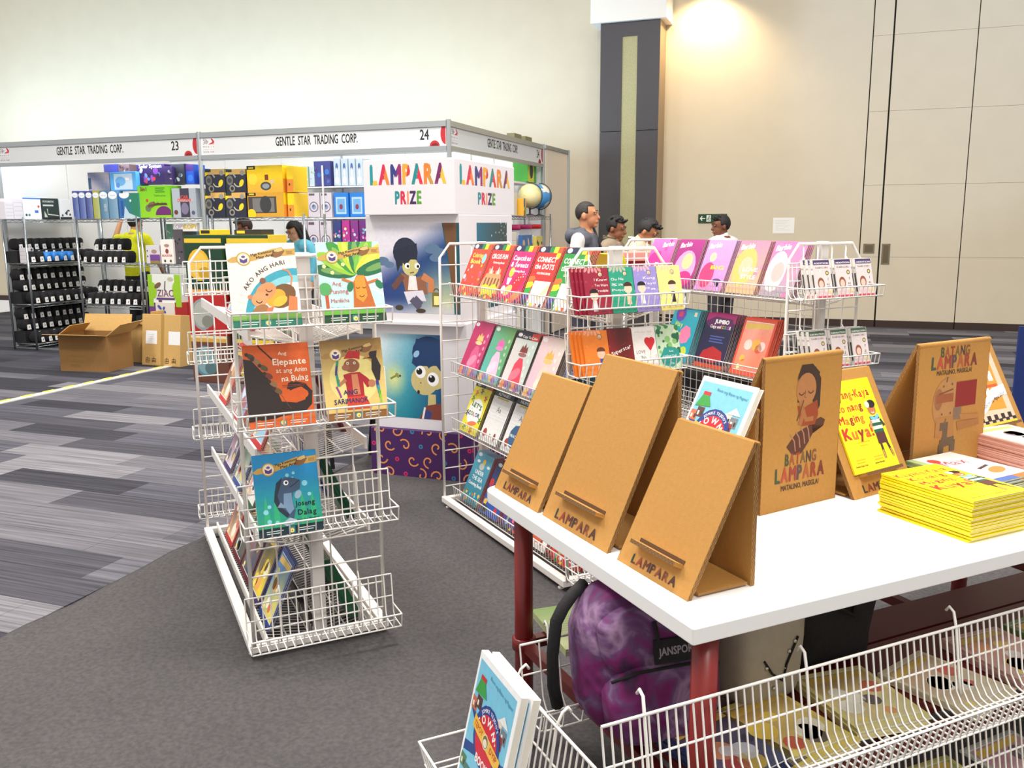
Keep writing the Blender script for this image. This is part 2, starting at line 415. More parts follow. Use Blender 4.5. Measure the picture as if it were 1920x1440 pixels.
# pillar
pil = thing('pillar', 'dark stone clad pillar with pale centre strip and white boxed top', 'pillar', uv(-2.955, WV, 0), GRID); pil['kind'] = 'structure'
ST = mat('dark_stone', (66, 62, 66), .45, var=.12, scale=120)
for z0, z1 in ((0, 2.83), (2.838, 4.36)):
    for x0, x1 in ((-.435, -.112), (.112, .435)): MB().box(x0, -.46, z0, x1, 0, z1).build('stone_panel', ST, pil)
MB().box(-.112, -.46, 4.16, .112, 0, 4.36).build('stone_panel', ST, pil)
MB().box(-.112, -.445, 0, .112, 0, 4.16).build('inset_strip', mat('pale_stone', (178, 172, 128), .5, var=.1, scale=60), pil)
MB().box(.43, -.455, 0, .442, 0, 4.36).build('side_board', mat('side_board', (150, 130, 104), .6), pil)
bevel(MB().box(-.575, -.52, 4.36, .535, 0, 9).build('capital', mat('white_paint', (250, 247, 240), .6), pil), .006)
# exit sign and paper
ex = thing('exit_sign', 'dark green exit sign with white arrow and running figure on the wall', 'sign', uv(-1.96, WV, 1.495), GRID)
MB().box(0, -.025, 0, .42, 0, .128).build('case', mat('sign_green', (22, 66, 36), .4), ex)
c = Cv(.42, .128); W = (235, 240, 228)
c.line([(.08, .5), (.24, .5)], .028, W); c.poly([(.055, .5), (.125, .8), (.15, .7), (.1, .5), (.15, .3), (.125, .2)], W)
c.rect(.29, .12, .15, .76, W); c.ell(.385, .74, .02, (22, 66, 36)); c.line([(.38, .62), (.35, .42), (.4, .3), (.37, .16)], .025, (22, 66, 36)); c.line([(.33, .5), (.36, .58), (.42, .5)], .018, (22, 66, 36)); c.line([(.35, .42), (.31, .28)], .022, (22, 66, 36))
c.text('EXIT', .72, .28, .13, W, bold=.02, wid=.4)
mk('lettering', c.mesh('lettering', org=(0, -.0255, 0)), ex)
pp = thing('paper_notice', 'white paper notice pinned to the beige wall', 'paper', uv(-.875, WV, 1.335), GRID)
MB().box(0, -.002, 0, .3, 0, .225).build('sheet', mat('paper', (245, 244, 240), .8), pp)
c = Cv(.3, .225)
for i in range(7): c.line([(.12, .82-i*.1), (.8-.1*(i % 3), .82-i*.1)], .012, (215, 210, 205), keep=i > 0)
mk('print', c.mesh('print', MATTE_PRINT, org=(0, -.0022, 0)), pp)
# warm wall washer beside the pillar top
sp = bpy.data.lights.new('wall_washer', 'SPOT'); sp.energy = 170; sp.color = (1, .74, .42); sp.spot_size = R(125); sp.spot_blend = .8; sp.shadow_soft_size = .06
so = bpy.data.objects.new('wall_washer', sp); COL.objects.link(so); so.location = uv(-1.9, 13.25, 4.85); so.rotation_euler = (R(8), 0, GRID)

sp = bpy.data.lights.new('added_cool_spot', 'SPOT'); sp.energy = 420; sp.color = (.5, .68, 1); sp.spot_size = R(44); sp.spot_blend = .35; sp.shadow_soft_size = .2  # unseen spot added to cool and lift the upper right wall
so = bpy.data.objects.new('added_cool_spot', sp); COL.objects.link(so); so.location = uv(2.6, 8.6, 7.0); so.rotation_euler = (uv(1.6, 13.66, 4.3) - uv(2.6, 8.6, 7.0)).to_track_quat('-Z', 'Y').to_euler()

# ------------------------------------------------------------------ exhibition booth (shell scheme)
BV = 8.2; BU = -3.63
booth = thing('exhibition_booth', 'white shell-scheme booth with aluminium posts and name boards 23 and 24', 'booth', (0, 0, 0), GRID)
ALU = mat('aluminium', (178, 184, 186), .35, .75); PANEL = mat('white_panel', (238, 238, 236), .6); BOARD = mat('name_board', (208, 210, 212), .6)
for u, v in ((BU, BV), (BU-2.985, BV), (BU-5.97, BV), (BU, BV+3), (BU+.03, BV+4.05), (BU-2.985, BV+3.02), (BU-5.97, BV+3.02)):
    pb = MB()
    prof = [(.02*math.cos(R(22.5+45*i)), .02*math.sin(R(22.5+45*i))) for i in range(8)]
    pb.prism([(u+1.25*x, v+1.25*y) for x, y in prof], 0, 2.51); pb.build('post', ALU, booth)
ZT, ZB = 2.5, 2.215
def fascia(name, p0, ax, ln, txt, num, tpos, npos, parent):
    """board in a local frame: x along ax"""
    Mx = Matrix.Translation(p0) @ (Matrix.Identity(4) if ax == 'u' else Matrix.Rotation(R(90), 4, 'Z'))
    def part(nm, mb, m): return mb.build(nm, m, parent, M=Mx)
    part('top_rail', MB().box(.02, -.018, ZT-.055, ln-.02, .018, ZT), ALU); part('bottom_rail', MB().box(.02, -.018, ZB, ln-.02, .018, ZB+.045), ALU)
    fb = part('name_board', MB().box(.02, -.006, ZB+.045, ln-.02, .006, ZT-.055), BOARD)
    h = ZT-.055-ZB-.045; w = ln-.04; c = Cv(w, h)
    c.text(txt, tpos/w, .36, .092/w, (30, 32, 34), bold=.025, wid=.985/w)
    c.text(num, npos/w, .36, .098/w, (30, 32, 34), bold=.02, wid=.1/w)
    for cx, cy, a0, a1 in ((w-.01, .62, 90, 270), (w-.13, .0, 0, 180)): c.ell(cx/w, cy, .055/w, (176, 42, 48), ry=(.1 if a0 else .055)/w, a0=a0, a1=a1)
    c.ell((w-.128)/w, .0, .04/w, (120, 20, 30), ry=.03/w, a0=0, a1=180)
    c.rect(.012/w, .03, .17/w, .95, (222, 220, 222))
    c.text('The', .035/w, .86, .02/w, (110, 105, 105), al='l'); c.text('38', .035/w, .62, .045/w, (80, 76, 78), al='l'); c.text('th', .09/w, .72, .02/w, (110, 105, 105), al='l')
    c.poly([(.1/w, .6), (.16/w, .74), (.14/w, .93), (.155/w, .95), (.185/w, .78), (.18/w, .6)], (184, 50, 54)); c.poly([(.13/w, .6), (.18/w, .68), (.18/w, .6)], (210, 130, 130))
    c.text('M A N I L A', .035/w, .42, .02/w, (90, 86, 88), al='l', wid=.145/w); c.text('INTERNATIONAL', .035/w, .28, .014/w, (180, 165, 165), al='l', wid=.145/w)
    c.text('BOOK FAIR', .035/w, .12, .02/w, (90, 86, 88), al='l', wid=.145/w)
    mk('lettering', c.mesh('lettering', MATTE_PRINT, org=(.02, -.0065, ZB+.045)), fb)
GS = 'GENTLE  STAR  TRADING  CORP.'
fascia('f24', (BU-2.985, BV, 0), 'u', 2.985, GS, '24', 1.46, 2.705, booth)
fascia('f23', (BU-5.97, BV, 0), 'u', 2.985, GS, '23', 1.42, 2.64, booth)
fascia('fside', (BU, BV, 0), 'v', 3.0, GS, '24', 1.5, 2.76, booth)
for u in (BU-2.985*2, BU-2.985, ):
    for k in range(3): MB().box(u+.02+k*.985, BV+3.0, .02, u+1.0+k*.985, BV+3.03, 2.46).build('back_panel', PANEL, booth)
    MB().box(u, BV+2.99, 2.46, u+2.98, BV+3.04, 2.5).build('back_rail', ALU, booth)
for k in range(3): MB().box(BU-5.985, BV+.02+k, .02, BU-5.955, BV+1+k, 2.46).build('side_panel', PANEL, booth)
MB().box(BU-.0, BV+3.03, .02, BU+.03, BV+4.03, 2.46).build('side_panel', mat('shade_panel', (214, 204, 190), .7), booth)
MB().box(BU-.01, BV+3.0, 2.455, BU+.045, BV+4.06, 2.5).build('side_rail', ALU, booth)
for z0 in (.02,): MB().box(BU-5.97, BV-.01, 0, BU-5.2, BV+.01, .02).build('floor_rail', ALU, booth)
# fluorescent battens behind the name boards
TUBE = mat('lamp_tube', (225, 240, 255), .5, emit=40)
for u in (-9.0, -7.5, -6.0, -4.6):
    t = thing('batten_lamp', 'white fluorescent tube lamp behind the booth name board', 'lamp', uv(u, BV+.16, 2.3), GRID, 'tube lamps of the booth')
    MB().box(-.55, -.03, .02, .55, .03, .06).build('housing', PANEL, t); MB().tube([(-.53, 0, 0), (.53, 0, 0)], .014, 8).build('tube', TUBE, t)
    MB().box(-.5, -.12, .03, -.46, 0, .05).add([], []).box(.46, -.12, .03, .5, 0, .05).build('bracket', PANEL, t)

for u, p in ((-15, 90), (-12.2, 84), (-9.4, 78), (-6.8, 66), (-4.6, 34)):     # unseen uplights added behind and beside the booth to whiten the upper wall
    o = area('added_wall_uplight', uv(u, 12.1, 2.52), 2.2, p, (.56, .79, 1), sy=.2); o.rotation_euler = (Matrix.Rotation(GRID, 3, 'Z') @ Matrix.Rotation(R(180-4), 3, 'X')).to_euler()
# ------------------------------------------------------------------ prize tower
tw = thing('display_tower', 'white cardboard prize tower with illustrated posters and purple swirl base', 'display', uv(0, 0, 0), GRID)
CW = mat('white_card', (226, 223, 227), .6); DEP = .95
LETC = [(40, 140, 150), (226, 120, 60), (60, 60, 130), (214, 60, 90), (236, 180, 80), (30, 130, 120), (224, 90, 60)]
def patchtext(c, t, x, y, size, wid, cols2, bold=.03):
    c.text(t, x, y, size, cols2, wid=wid, bold=bold)
LP = [(38, 150, 160), (214, 44, 80), (52, 60, 130), (236, 168, 60), (36, 140, 140), (232, 130, 50), (120, 40, 100)]
L2 = [(240, 190, 60), (240, 130, 60), (150, 40, 110), (214, 60, 60), (226, 50, 70), (200, 150, 60), (236, 190, 60)]
def lampara(c, x, y, size, wid): c.text('LAMPARA', x, y, size, LP, wid=wid, bold=.055, c2=L2)
def prize(w, h):
    c = Cv(w, h, None); lampara(c, .5, .56, .2*.55/w if w > .7 else .2, .85); c.text('PRIZE', .5, .2, .13*.55/w if w > .7 else .13, [(40, 140, 150), (214, 44, 80), (240, 150, 110), (70, 40, 90), (90, 160, 50)], wid=.3, bold=.05); return c
hd = MB().box(-2.55, 4.55, 1.553, -1.985, 5.52, 1.858).build('header_box', CW, tw); bevel(hd, .004)
mk('lettering', prize(.565, .305).mesh('lettering', org=(-2.55, 4.5495, 1.553)), hd); mk('lettering', prize(.97, .305).mesh('lettering', org=(-1.9845, 4.55, 1.553), face='right'), hd)
ub = bevel(MB().box(-2.575, 4.6, .935, -1.98, 5.46, 1.553).build('upper_body', CW, tw), .004)
lb = bevel(MB().box(-2.57, 4.63, .29, -1.96, 5.46, .935).build('lower_body', CW, tw), .004)
MB().box(-2.58, 4.585, .925, -1.975, 5.46, .94).build('shelf_edge', CW, tw)
# upper poster: night scene, a child with a lantern
c = Cv(.53, .515)
def night(x, y):
    a = mixc((46, 62, 128), (32, 96, 128), x); a = mixc(a, (40, 50, 120), y*.6) if x > .4 else a
    g = max(0, 1-math.hypot(x-.85, y-.1)*1.9); a = mixc(a, (214, 216, 170), g)
    return mixc(a, (226, 222, 232), max(0, min(1, (y*1.25 - x*.75 - .32)*2.4))) if y > .3 else mixc(a, (210, 205, 220), max(0, .16-y)*5)
c.grad(0, 0, 1, 1, night, 22, 22); c.poly([(.8, 1), (1, 1), (1, 0), (.93, 0), (.92, .3), (.86, .6)], (26, 84, 96)); c.poly([(.81, 1), (.97, 1), (.96, .6), (.99, .0), (.9, .3), (.87, .62)], (112, 76, 48))
for x, y, r in ((.08, .58, .08), (.16, .54, .06), (.68, .72, .09), (.76, .68, .08), (.72, .62, .07)): c.ell(x, y, r, (92, 120, 150), ry=r*.6)
c.ell(.36, .68, .15, (40, 46, 66), ry=.16); c.ell(.42, .52, .1, (206, 196, 128), ry=.1); c.poly([(.22, .7), (.26, .46), (.32, .58), (.36, .52), (.42, .6), (.5, .6), (.5, .78)], (36, 42, 60))
for x in (.38, .5): c.ell(x, .53, .032, (250, 250, 246)); c.ell(x+.008, .525, .016, (20, 20, 24))
c.line([(.41, .45), (.46, .46)], .012, (120, 80, 60)); c.poly([(.3, .46), (.42, .4), (.58, .42), (.62, .22), (.36, .2)], (150, 96, 70)); c.line([(.32, .42), (.24, .32), (.2, .28)], .07, (110, 74, 66)); c.line([(.56, .42), (.66, .36), (.66, .24)], .08, (206, 130, 84))
c.poly([(.4, .42), (.48, .42), (.5, .26), (.38, .26)], (240, 236, 232)); c.poly([(.33, .24), (.56, .26), (.6, .14), (.5, .14), (.38, .1)], (228, 224, 236)); c.line([(.42, .16), (.52, .06)], .07, (92, 88, 112)); c.line([(.46, .18), (.54, .1)], .06, (92, 88, 112))
c.ell(.27, .06, .05, (70, 66, 52), ry=.03); c.ell(.53, .03, .06, (70, 60, 46), ry=.025); c.rect(.67, .08, .1, .16, (120, 110, 60)); c.rect(.69, .1, .06, .1, (250, 238, 150)); c.arc(.72, .25, .03, .012, (90, 84, 50))
mk('poster', c.mesh('poster', org=(-2.513, 4.5995, .992)), ub)
# lower poster: child and a firefly
c = Cv(.4, .505)
c.grad(0, 0, 1, 1, lambda x, y: mixc(mixc(mixc(mixc((20, 130, 150), (150, 200, 220), y*.9), (18, 70, 120), max(0, x-.45)*1.6), (236, 240, 240), max(0, .45-x)*1.6*(.35+y)), (230, 234, 150), 1-math.hypot(x-.22, y-.46)*4.2), 20, 20)
c.line([(.16, .46), (.26, .5), (.3, .48)], .03, (130, 140, 60)); c.ell(.27, .51, .03, (150, 150, 70)); c.poly([(.2, .49), (.14, .56), (.24, .54)], (214, 220, 130)); c.ell(.32, .5, .018, (60, 70, 40))
c.ell(.8, .78, .27, (28, 60, 104), ry=.26); c.ell(.72, .46, .22, (206, 190, 130), ry=.22); c.ell(.9, .5, .16, (206, 190, 130), ry=.18); c.poly([(.52, .66), (.62, .6), (.7, .72), (.8, .6), (.86, .7), (1, .56), (1, .95), (.6, .95)], (30, 62, 108))
c.ell(.6, .77, .06, (150, 196, 226), ry=.04, rot=50)
for x, y, r in ((.66, .56, .085), (.86, .48, .095)): c.ell(x, y, r, (250, 250, 250), ry=r*1.1); c.ell(x-.02, y+.005, r*.58, (24, 24, 28)); c.ell(x-.035, y+.03, r*.16, (250, 250, 250))
c.ell(.62, .32, .022, (60, 34, 26), ry=.03); c.ell(.66, .43, .01, (90, 70, 40)); c.poly([(.78, .3), (.9, .3), (.9, .1), (.76, .1)], (206, 190, 130)); c.poly([(.62, 0), (.74, .16), (.98, .2), (1, 0)], (130, 66, 54)); c.poly([(.74, .12), (.84, .08), (.8, 0), (.7, 0)], (60, 70, 130)); c.line([(.72, .14), (.68, 0)], .03, (240, 240, 240))
mk('poster', c.mesh('poster', org=(-2.523, 4.6295, .36)), lb)
c = Cv(.51, .515); c.grad(0, 0, 1, 1, lambda x, y: mixc((30, 110, 140), (34, 66, 72), x*1.3), 6, 6)
for i in range(60): c.ell(random.uniform(.4, 1), random.uniform(0, 1), random.uniform(.006, .014), (180, 200, 200), keep=i > 0, n=6)
mk('poster', c.mesh('poster', org=(-1.9795, 4.85, .992), face='right'), ub)
base = MB().box(-2.59, 4.6, .004, -1.93, 5.3, .29).build('swirl_base', mat('purple_card', (70, 30, 92), .55), tw)
def swirls(w, h, seed):
    rnd = random.Random(seed); c = Cv(w, h); k = 0
    for j in range(4):
        for i in range(int(w/.105)+1):
            x = (i*.105 + (j % 2)*.05 + .02)/w; y = (j*.088 + .015)/h; k += 1
            if k % 3 == 0: c.ell(x, y, .0145/w, (214, 44, 104) if k % 2 else (56, 130, 176), n=10); c.ell(x, y, .0055/w, (70, 30, 92), n=8)
            else:
                a = rnd.uniform(0, 6.28); pts = [(x + (.004+.0062*t)*math.cos(a+t*.95)/w, y + (.004+.0062*t)*math.sin(a+t*.95)/h) for t in [q*.5 for q in range(13)]]
                c.line(pts, .0095/w, (232, 150, 88))
    return c
mk('swirl_print', swirls(.66, .286, 3).mesh('swirl_print', org=(-2.59, 4.5995, .004)), base); mk('swirl_print', swirls(.7, .286, 5).mesh('swirl_print', org=(-1.9295, 4.6, .004), face='right'), base)
rebase(tw, uv(-2.27, 5.0, 0)); rebase(booth, uv(-6.6, 9.7, 0))
# ------------------------------------------------------------------ books
PAGE = mat('page_edges', (232, 226, 212), .85, var=.06, scale=8)
WIRE = mat('white_wire', (240, 236, 230), .35); RAIL = mat('white_rail', (238, 233, 227), .4)
class Kind:
    """a printed book: cover shell, page block and the front print"""
    def __init__(s, name, w, h, t, col, draw, spine=None, back=None):
        s.w, s.h, s.t, s.name = w, h, t, name; k = min(.0012, t*.2)
        m = mat('cover_%d_%d_%d' % tuple(int(x) for x in col), col, .35)
        mb = MB(); mb.box(-w/2, 0, 0, w/2, k, h); mb.box(-w/2, t-k, 0, w/2, t, h); mb.box(-w/2, k, 0, -w/2+k, t-k, h)
        s.cover = mb.mesh('cover', m)
        s.pages = MB().box(-w/2+k, k, .0015, w/2-.002, t-k, h-.0015).mesh('page_block', PAGE)
        c = Cv(w, h); draw(c); s.prt = c.mesh('cover_print', org=(-w/2, -.0002, 0)); s.sp = t + .0006 + (c.l+2)*c.step
    def put(s, M, label, cat='book', group=None, name=None):
        o = mk(name or s.name, s.cover, label=label, cat=cat, group=group); o.matrix_world = M
        mk('page_block', s.pages, o); mk('cover_print', s.prt, o); return o
    def pile(s, loc, yaw, tilt, n, label, back, group, jit=.003, dx=0.0, roll=0, cat='book'):
        """front copy with its own label, the copies behind it share one"""
        rnd = random.Random(hash(label) % 1000 if False else len(label)*13+n)
        for i in range(n):
            M = pose(loc, yaw, tilt, roll) @ Matrix.Translation(Vector((dx*i + (rnd.uniform(-jit, jit) if i else 0), i*s.sp, i*s.sp*math.tan(tilt))))
            s.put(M, label if i == 0 else back, cat, group)
GOLD = (206, 164, 84)
def lines(c, x, y, w, n, gap, col, wd=.008, al=0):
    for i in range(n): c.line([(x + al*(i % 2)*.02, y-i*gap), (x+w*(1-.12*(i % 2)), y-i*gap)], wd, col, keep=i > 0)
def ribbon(c, base=(206, 164, 84)):
    c.poly([(0, .8), (.08, .84), (.34, .86), (.7, .935), (.74, .92), (1, .93), (1, .85), (.82, .84), (.74, .865), (.36, .785), (.06, .77), (.02, .78)], base)
    c.poly([(.64, .84), (.72, .93), (.82, .95), (.86, .9), (.8, .84), (.72, .82)], (140, 96, 52)); c.poly([(.68, .9), (.74, .93), (.82, .945), (.84, .91), (.76, .89)], (224, 190, 120))
    c.text('Mga Kwentong', .53, .868, .042, (70, 44, 24), bold=.03, rot=11, wid=.36); c.text('May Aral', .56, .828, .042, (70, 44, 24), bold=.03, rot=11, wid=.26)
    c.ell(.24, .815, .105, (190, 146, 66)); c.ell(.24, .815, .09, (232, 208, 150)); c.ell(.24, .815, .078, (244, 232, 206)); c.poly([(.18, .825), (.24, .8), (.3, .825), (.29, .775), (.24, .76), (.19, .775)], (84, 56, 132)); c.ell(.24, .84, .03, (110, 80, 150), ry=.02)
    lines(c, .88, .9, .1, 3, .015, (160, 120, 60))
def foot(c, col, h=.085):
    c.rect(0, 0, 1, h, col); c.rect(.46, .012, .1, h-.02, (60, 140, 150)); c.ell(.51, .045, .036, (246, 226, 130)); c.ell(.515, .04, .012, (214, 110, 40))
    for x in (.12, .62): lines(c, x, .06, .26, 2, .026, (226, 236, 230), .012)
def d_hari(c):
    c.rect(0, 0, 1, 1, (245, 234, 224)); 
    for i in range(16): a = 60+i*8; c.line([(.95+.79*math.cos(R(a)), .12+.79*math.sin(R(a))*.78), (.95+.9*math.cos(R(a)), .12+.9*math.sin(R(a))*.78)], .014, (238, 214, 196), keep=i > 0)
    c.ell(.95, .1, .76, (58, 164, 186), n=36); c.ell(.95, .1, .65, (140, 208, 216), n=36); c.ell(.95, .1, .54, (246, 240, 236), n=36)
    ribbon(c); c.arctext('AKO ANG HARI', .95, .1, .83, .066, (50, 48, 52), mid=123, bold=.012)
    c.line([(.9, .48), (.93, .58), (.88, .66), (.8, .68)], .026, (226, 140, 96)); c.ell(.76, .36, .22, (120, 84, 44), ry=.17, rot=35); c.ell(.66, .34, .16, (226, 170, 52), ry=.12, rot=35); c.ell(.72, .3, .12, (240, 190, 60), ry=.07, rot=30)
    c.poly([(.86, .36), (.98, .34), (.96, .14), (.82, .16)], (224, 128, 76)); c.ell(.52, .42, .17, (222, 150, 96), ry=.12, rot=35); c.ell(.42, .33, .13, (228, 160, 106), ry=.11, rot=30)
    c.ell(.49, .55, .045, (140, 84, 54)); c.ell(.28, .36, .035, (222, 130, 90)); c.arc(.57, .45, .045, .014, (70, 40, 26), 190, 340); c.arc(.41, .32, .045, .014, (70, 40, 26), 190, 340); c.ell(.53, .38, .022, (60, 36, 30), ry=.016)
    c.ell(.42, .19, .13, (170, 116, 70), ry=.09, rot=30); c.poly([(.52, .22), (.62, .24), (.56, .12), (.48, .14)], (230, 120, 80)); c.rect(0, .085, 1, .06, (130, 176, 84)); c.poly([(.2, .12), (.34, .18), (.5, .14), (.8, .17), (1, .14), (1, .08), (.2, .08)], (112, 160, 66)); foot(c, (32, 118, 96))
def d_puno(c):
    c.rect(0, 0, 1, 1, (196, 228, 226))
    for i in range(9): a = -30+i*9; c.poly([(.55, .5), (.55+math.cos(R(a))*.9, .5+math.sin(R(a))*.6), (.55+math.cos(R(a+4))*.9, .5+math.sin(R(a+4))*.6)], (226, 242, 240), keep=i > 0)
    G = [(30, 104, 66), (150, 200, 60), (60, 150, 60), (190, 214, 60), (40, 122, 74), (120, 190, 70), (214, 216, 70), (34, 110, 70)]
    for i, a in enumerate((172, 150, 128, 108, 88, 66, 44, 18)): c.ell(.6+.34*math.cos(R(a)), .6+.26*math.sin(R(a)), .34, G[i], ry=.11, rot=a); c.ell(.6+.36*math.cos(R(a)), .6+.27*math.sin(R(a)), .2, mixc(G[i], (240, 240, 120), .4), ry=.05, rot=a)
    for x, y in ((.22, .62), (.4, .72), (.3, .78), (.1, .7)): c.ell(x, y, .035, (232, 238, 150), n=5)
    ribbon(c); c.poly([(.5, .16), (.54, .5), (.6, .58), (.72, .58), (.77, .48), (.86, .16)], (196, 106, 44)); c.poly([(.56, .3), (.56, .52), (.62, .58), (.72, .57), (.74, .32), (.66, .24)], (232, 152, 52)); c.line([(.36, .54), (.54, .48)], .04, (206, 116, 50)); c.line([(.76, .48), (.94, .52)], .04, (206, 116, 50))
    for x in (.6, .7): c.arc(x, .44, .03, .012, (110, 50, 20), 200, 340)
    c.arc(.65, .34, .04, .012, (110, 50, 20), 200, 340); c.ell(.48, .44, .05, (40, 124, 80), ry=.08, rot=-20); c.ell(.95, .46, .05, (40, 124, 80), ry=.08, rot=30)
    c.rect(.07, .1, .05, .3, (196, 84, 46)); c.ell(.08, .42, .1, (86, 170, 96)); c.text('Ang', .27, .46, .06, (206, 96, 96), wob=.06); c.text('Punong', .3, .36, .07, (196, 80, 90), wob=.06); c.text('Manlikha', .3, .25, .06, (196, 80, 90), wob=.06); c.text('The Wise Tree', .28, .17, .03, (60, 150, 170))
    c.rect(0, .085, 1, .07, (110, 182, 66)); foot(c, (34, 72, 46), .1)
def d_elep(c):
    c.rect(0, 0, 1, 1, (214, 92, 30)); c.poly([(0, .08), (0, .84), (.12, .82), (.3, .64), (.46, .46), (.52, .3), (.74, .27), (.88, .3), (.93, .4), (.84, .46), (.72, .44), (.66, .42), (.66, .5), (.76, .53), (.9, .5), (1, .4), (.98, .24), (.86, .15), (.5, .12), (.4, .1)], (44, 32, 30))
    c.ell(.84, .37, .1, (214, 92, 30), ry=.07); c.line([(.64, .44), (.66, .5), (.72, .52)], .05, (44, 32, 30))
    for i in range(7): a = i*.055; c.line([(.3+a*.9, .66-a*1.2), (.36+a*.9, .6-a*1.2)], .008, (90, 70, 60), keep=i > 0)
    for x, y, q in ((.12, .86, (70, 60, 44)), (.2, .8, (150, 110, 70)), (.3, .72, (90, 80, 50)), (.36, .62, (120, 60, 50)), (.42, .52, (150, 110, 70)), (.48, .43, (110, 80, 50))): c.ell(x, y, .07, q, ry=.04, rot=-35); c.ell(x-.06, y+.03, .03, (60, 40, 30))
    for i in range(6): c.ell(.26+i*.04, .97-i*.035, .05, (70, 36, 20), ry=.012, rot=-60+i*5, keep=i > 0)
    Wt = (250, 236, 214); c.text('Ang', .6, .86, .055, Wt, wob=.05); c.text('Elepante', .7, .74, .1, Wt, bold=.02, wid=.52, wob=.04); c.text('at ang Anim', .72, .645, .075, Wt, wid=.48, wob=.05); c.text('na Bulag', .76, .54, .09, Wt, bold=.01, wid=.42, wob=.05)
    lines(c, .55, .49, .38, 2, .018, (150, 60, 20)); c.poly([(0, .02), (.15, .1), (.3, .06), (.5, .12), (.8, .1), (1, .14), (1, 0), (0, 0)], (232, 112, 44)); foot(c, (222, 100, 40), .075)
def d_sari(c):
    c.grad(0, 0, 1, 1, lambda x, y: mixc((226, 198, 120), (150, 116, 66), max(0, y-.55)*2.2 if y > .55 else 0), 4, 10); c.ell(.5, .5, .4, (236, 220, 140)); ribbon(c, (170, 132, 74))
    c.poly([(.36, .76), (.46, .86), (.64, .84), (.62, .74), (.54, .76)], (190, 36, 40)); c.ell(.48, .67, .13, (150, 90, 62), ry=.11); c.ell(.38, .65, .06, (166, 104, 74), ry=.05); c.ell(.42, .7, .022, (246, 240, 230)); c.ell(.53, .7, .022, (246, 240, 230)); c.ell(.42, .7, .01, (20, 20, 20)); c.ell(.53, .7, .01, (20, 20, 20))
    c.poly([(.33, .56), (.44, .58), (.6, .58), (.72, .5), (.8, .42), (.7, .38), (.64, .46), (.64, .26), (.36, .26), (.36, .42)], (176, 34, 46)); c.poly([(.46, .56), (.56, .56), (.58, .3), (.46, .3)], (206, 130, 90)); c.line([(.36, .5), (.26, .44), (.24, .5)], .06, (186, 120, 84)); c.ell(.78, .43, .06, (190, 124, 88)); c.poly([(.36, .28), (.66, .28), (.74, .12), (.34, .12)], (214, 70, 44))
    c.line([(.24, .42), (.22, .6), (.26, .74)], .04, (40, 150, 120)); c.line([(.21, .56), (.24, .68)], .03, (90, 50, 140)); c.line([(.2, .42), (.24, .34), (.26, .28)], .03, (150, 60, 140)); c.poly([(.68, .74), (.78, .8), (.8, .83), (.92, .84), (.9, .76), (.96, .64), (.92, .46), (.86, .46), (.8, .6), (.82, .74), (.76, .75)], (46, 38, 38)); c.poly([(.66, .745), (.78, .8), (.79, .76)], (206, 140, 60))
    for i, q in enumerate(((60, 60, 150), (50, 150, 160), (90, 180, 60), (150, 200, 60))): c.line([(.87+i*.012, .46-i*.06), (.88+i*.008, .36-i*.06)], .05-i*.006, q)
    c.text('ANG', .42, .31, .075, (40, 46, 104), bold=.02, wob=.05); c.text('SARIMANOK', .42, .2, .08, (40, 46, 104), bold=.02, wid=.56, wob=.05); foot(c, (146, 98, 50), .09)
def d_dalag(c):
    c.grad(0, 0, 1, 1, lambda x, y: mixc((40, 160, 110), (24, 140, 200), y*1.5-.1), 2, 10)
    for x in (.15, .3, .72, .88): c.poly([(x-.05, .08), (x-.03, .36), (x, .5), (x+.04, .3), (x+.06, .08)], (46, 176, 120), keep=False)
    for i, (x, y, r) in enumerate(((.52, .72, .03), (.6, .68, .02), (.78, .6, .045), (.2, .36, .03), (.14, .3, .04), (.84, .46, .03), (.3, .16, .03), (.18, .18, .035), (.62, .74, .025))): c.ell(x, y, r, (140, 210, 230), n=12, keep=i > 0)
    ribbon(c); c.poly([(.3, .5), (.36, .64), (.48, .7), (.62, .68), (.72, .64), (.7, .54), (.58, .5), (.56, .4), (.6, .28), (.56, .18), (.44, .22), (.36, .32)], (62, 84, 112)); c.poly([(.44, .5), (.56, .5), (.56, .4), (.58, .3), (.5, .24), (.42, .36)], (120, 150, 180)); c.poly([(.3, .52), (.34, .64), (.44, .7), (.4, .6), (.34, .48), (.38, .34), (.5, .24), (.46, .2), (.34, .3), (.28, .42)], (34, 48, 66))
    c.ell(.49, .63, .04, (250, 250, 250)); c.ell(.495, .63, .02, (20, 20, 20)); c.line([(.54, .57), (.62, .6), (.7, .65)], .012, (24, 34, 50)); c.ell(.66, .47, .07, (150, 180, 200), ry=.05, rot=60); c.poly([(.5, .2), (.36, .14), (.44, .1), (.56, .12), (.62, .16)], (170, 190, 206)); c.poly([(.38, .4), (.32, .34), (.46, .32)], (130, 156, 180))
    c.text('Joseng', .76, .33, .08, (16, 30, 40), wob=.05, bold=.02, wid=.32); c.text('Dalag', .78, .215, .085, (16, 30, 40), wob=.05, bold=.02, wid=.3); c.text('Jose the Mudfish', .78, .15, .032, (16, 50, 60), bold=.01, wid=.36); foot(c, (22, 50, 60), .1)
